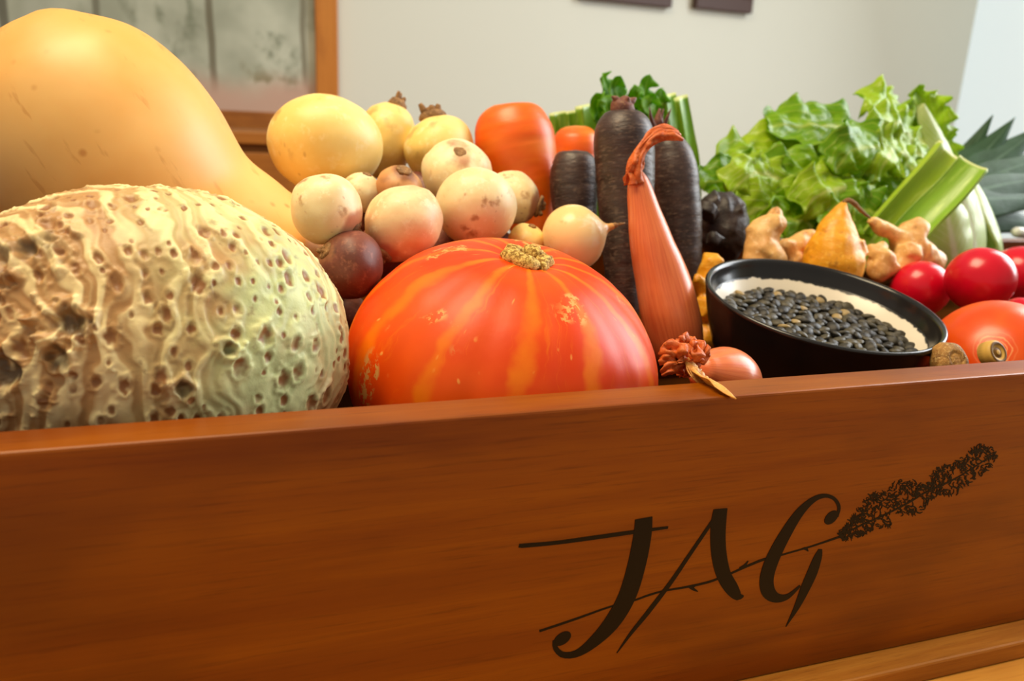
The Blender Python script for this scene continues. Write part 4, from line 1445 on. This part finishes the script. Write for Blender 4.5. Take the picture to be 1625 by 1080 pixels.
GS = 'cut stalks leaning on the lettuce'
tag(stalk('cut_stalk', [(1545, 258, .285, 24), (1510, 300, .288, 25), (1465, 345, .291, 26), (1420, 395, .295, 26), (1390, 425, .297, 25)], M['stalk_g'], open_dir=(-.6, -.6, .6)), 'green cut stalk nearest the leek, its square end up', 'stalk', GS)
tag(stalk('cut_stalk', [(1508, 238, .318, 24), (1470, 285, .32, 25), (1425, 335, .322, 25), (1380, 385, .324, 24), (1350, 415, .326, 23)], M['stalk'], open_dir=(.2, -.9, .5)), 'yellow-green cut stalk lying left of the greener one', 'stalk', GS)

# leek tops fanning in from the right
LK = P(1500, 310, .44)
lkm = Matrix.Translation(LK)
leek = empty('leek', lkm)
tag(leek, 'grey-green leek with leaves fanning out behind the cabbage at the right edge', 'leek')
for i, (pp, w, cp) in enumerate([
    ([(1500, 300, .47), (1525, 262, .472), (1550, 224, .475), (1576, 182, .478)], 15, -.1),
    ([(1495, 305, .455), (1535, 268, .458), (1575, 228, .462), (1611, 186, .465)], 24, -.15),
    ([(1500, 310, .44), (1550, 275, .445), (1600, 240, .45), (1660, 195, .455)], 26, -.15),
    ([(1500, 310, .43), (1560, 285, .432), (1620, 262, .435), (1700, 238, .437)], 26, -.15),
    ([(1500, 315, .415), (1560, 300, .417), (1620, 288, .42), (1710, 280, .422)], 22, -.2),
    ([(1500, 320, .405), (1560, 316, .407), (1620, 314, .41), (1690, 316, .412)], 24, -.25),
    ([(1510, 335, .420), (1570, 342, .420), (1620, 352, .42), (1690, 368, .42)], 20, -.2),
]):
    a = pp[1]
    vw = (CAM - P(*pp[2])).normalized() + Vector((0, 0, .3 if i > 2 else .1))
    leaf('leaf', [P(*q) for q in pp], w * 1.25 * S(*a), vw, M['leek'], leek, .0, 3, cp, nu=11, nv=30, seed=50 + i, inv=lkm, tip=.4, base=.75, thick=.0012, point=.95)

# white spring-onion end poking in at the right edge
v_ = [(1608, 368, .40, 5), (1612, 368, .40, 8), (1622, 369, .40, 8.5), (1640, 371, .402, 8), (1680, 376, .405, 8), (1710, 380, .41, 7)]
sp_ = [P(a, b, y) for a, b, y, r in v_]
so = sp_[2]
V, F, _, _ = sweep([p - so for p in sp_], [r * S(a, b, y) for a, b, y, r in v_], 16, 30)
o = mesh('spring_onion', V, F, skin_mat('white_stalk', (226, 230, 226), (206, 214, 208), None, 40, rough=.25, sss=.2))
o.location = so
tag(o, 'white spring onion end lying under the leek at the right edge', 'onion')

# celery bunch behind the carrots
CEO = P(1000, 260, .43)
cem = Matrix.Translation(CEO)
cel = empty('celery', cem)
tag(cel, 'bunch of green celery stalks and leaves standing behind the carrots', 'celery')
for pp in ([(886, 178, .43, 15), (892, 225, .43, 16), (900, 290, .43, 17), (915, 370, .43, 17)],
           [(906, 176, .435, 9), (912, 225, .435, 11), (925, 300, .435, 13), (935, 370, .435, 14)],
           [(934, 166, .435, 22), (940, 215, .435, 22), (950, 290, .435, 22), (960, 370, .435, 20)],
           [(1062, 150, .425, 15), (1070, 200, .425, 16), (1085, 270, .425, 16), (1085, 370, .425, 16)],
           [(1082, 153, .415, 13), (1092, 210, .415, 14), (1102, 270, .415, 14), (1104, 370, .415, 14)],
           [(1010, 160, .44, 16), (1012, 220, .44, 17), (1014, 290, .44, 17), (1014, 370, .44, 16)]):
    stalk('stalk', pp, M['stalk_g'], cel, cem, (.4, -.8, .1), 28)
for i, (pp, w) in enumerate([([(985, 200, .43), (975, 165, .428), (962, 135, .425), (956, 116, .42)], 20), ([(1000, 195, .43), (985, 160, .425), (975, 140, .42), (985, 120, .415)], 18),
                             ([(1010, 195, .43), (1018, 165, .425), (1024, 140, .42), (1030, 118, .418)], 20), ([(1020, 200, .43), (1035, 175, .425), (1046, 155, .42), (1050, 140, .42)], 18),
                             ([(960, 205, .43), (950, 180, .425), (948, 165, .42), (960, 150, .415)], 20), ([(1010, 200, .425), (1000, 175, .42), (1012, 152, .415), (1020, 150, .41)], 22),
                             ([(990, 210, .42), (968, 185, .415), (962, 165, .41), (950, 158, .405)], 22), ([(1030, 205, .42), (1038, 180, .415), (1030, 165, .41), (1040, 150, .408)], 20)]):
    a = pp[2]
    leaf('leaf', [P(*q) for q in pp], w * S(*a), (.2, -.9, .3), M['celery_leaf'], cel, .45, 3, .1, nu=15, nv=30, seed=70 + i, inv=cem, tip=.5, base=.15, lobes=.3)
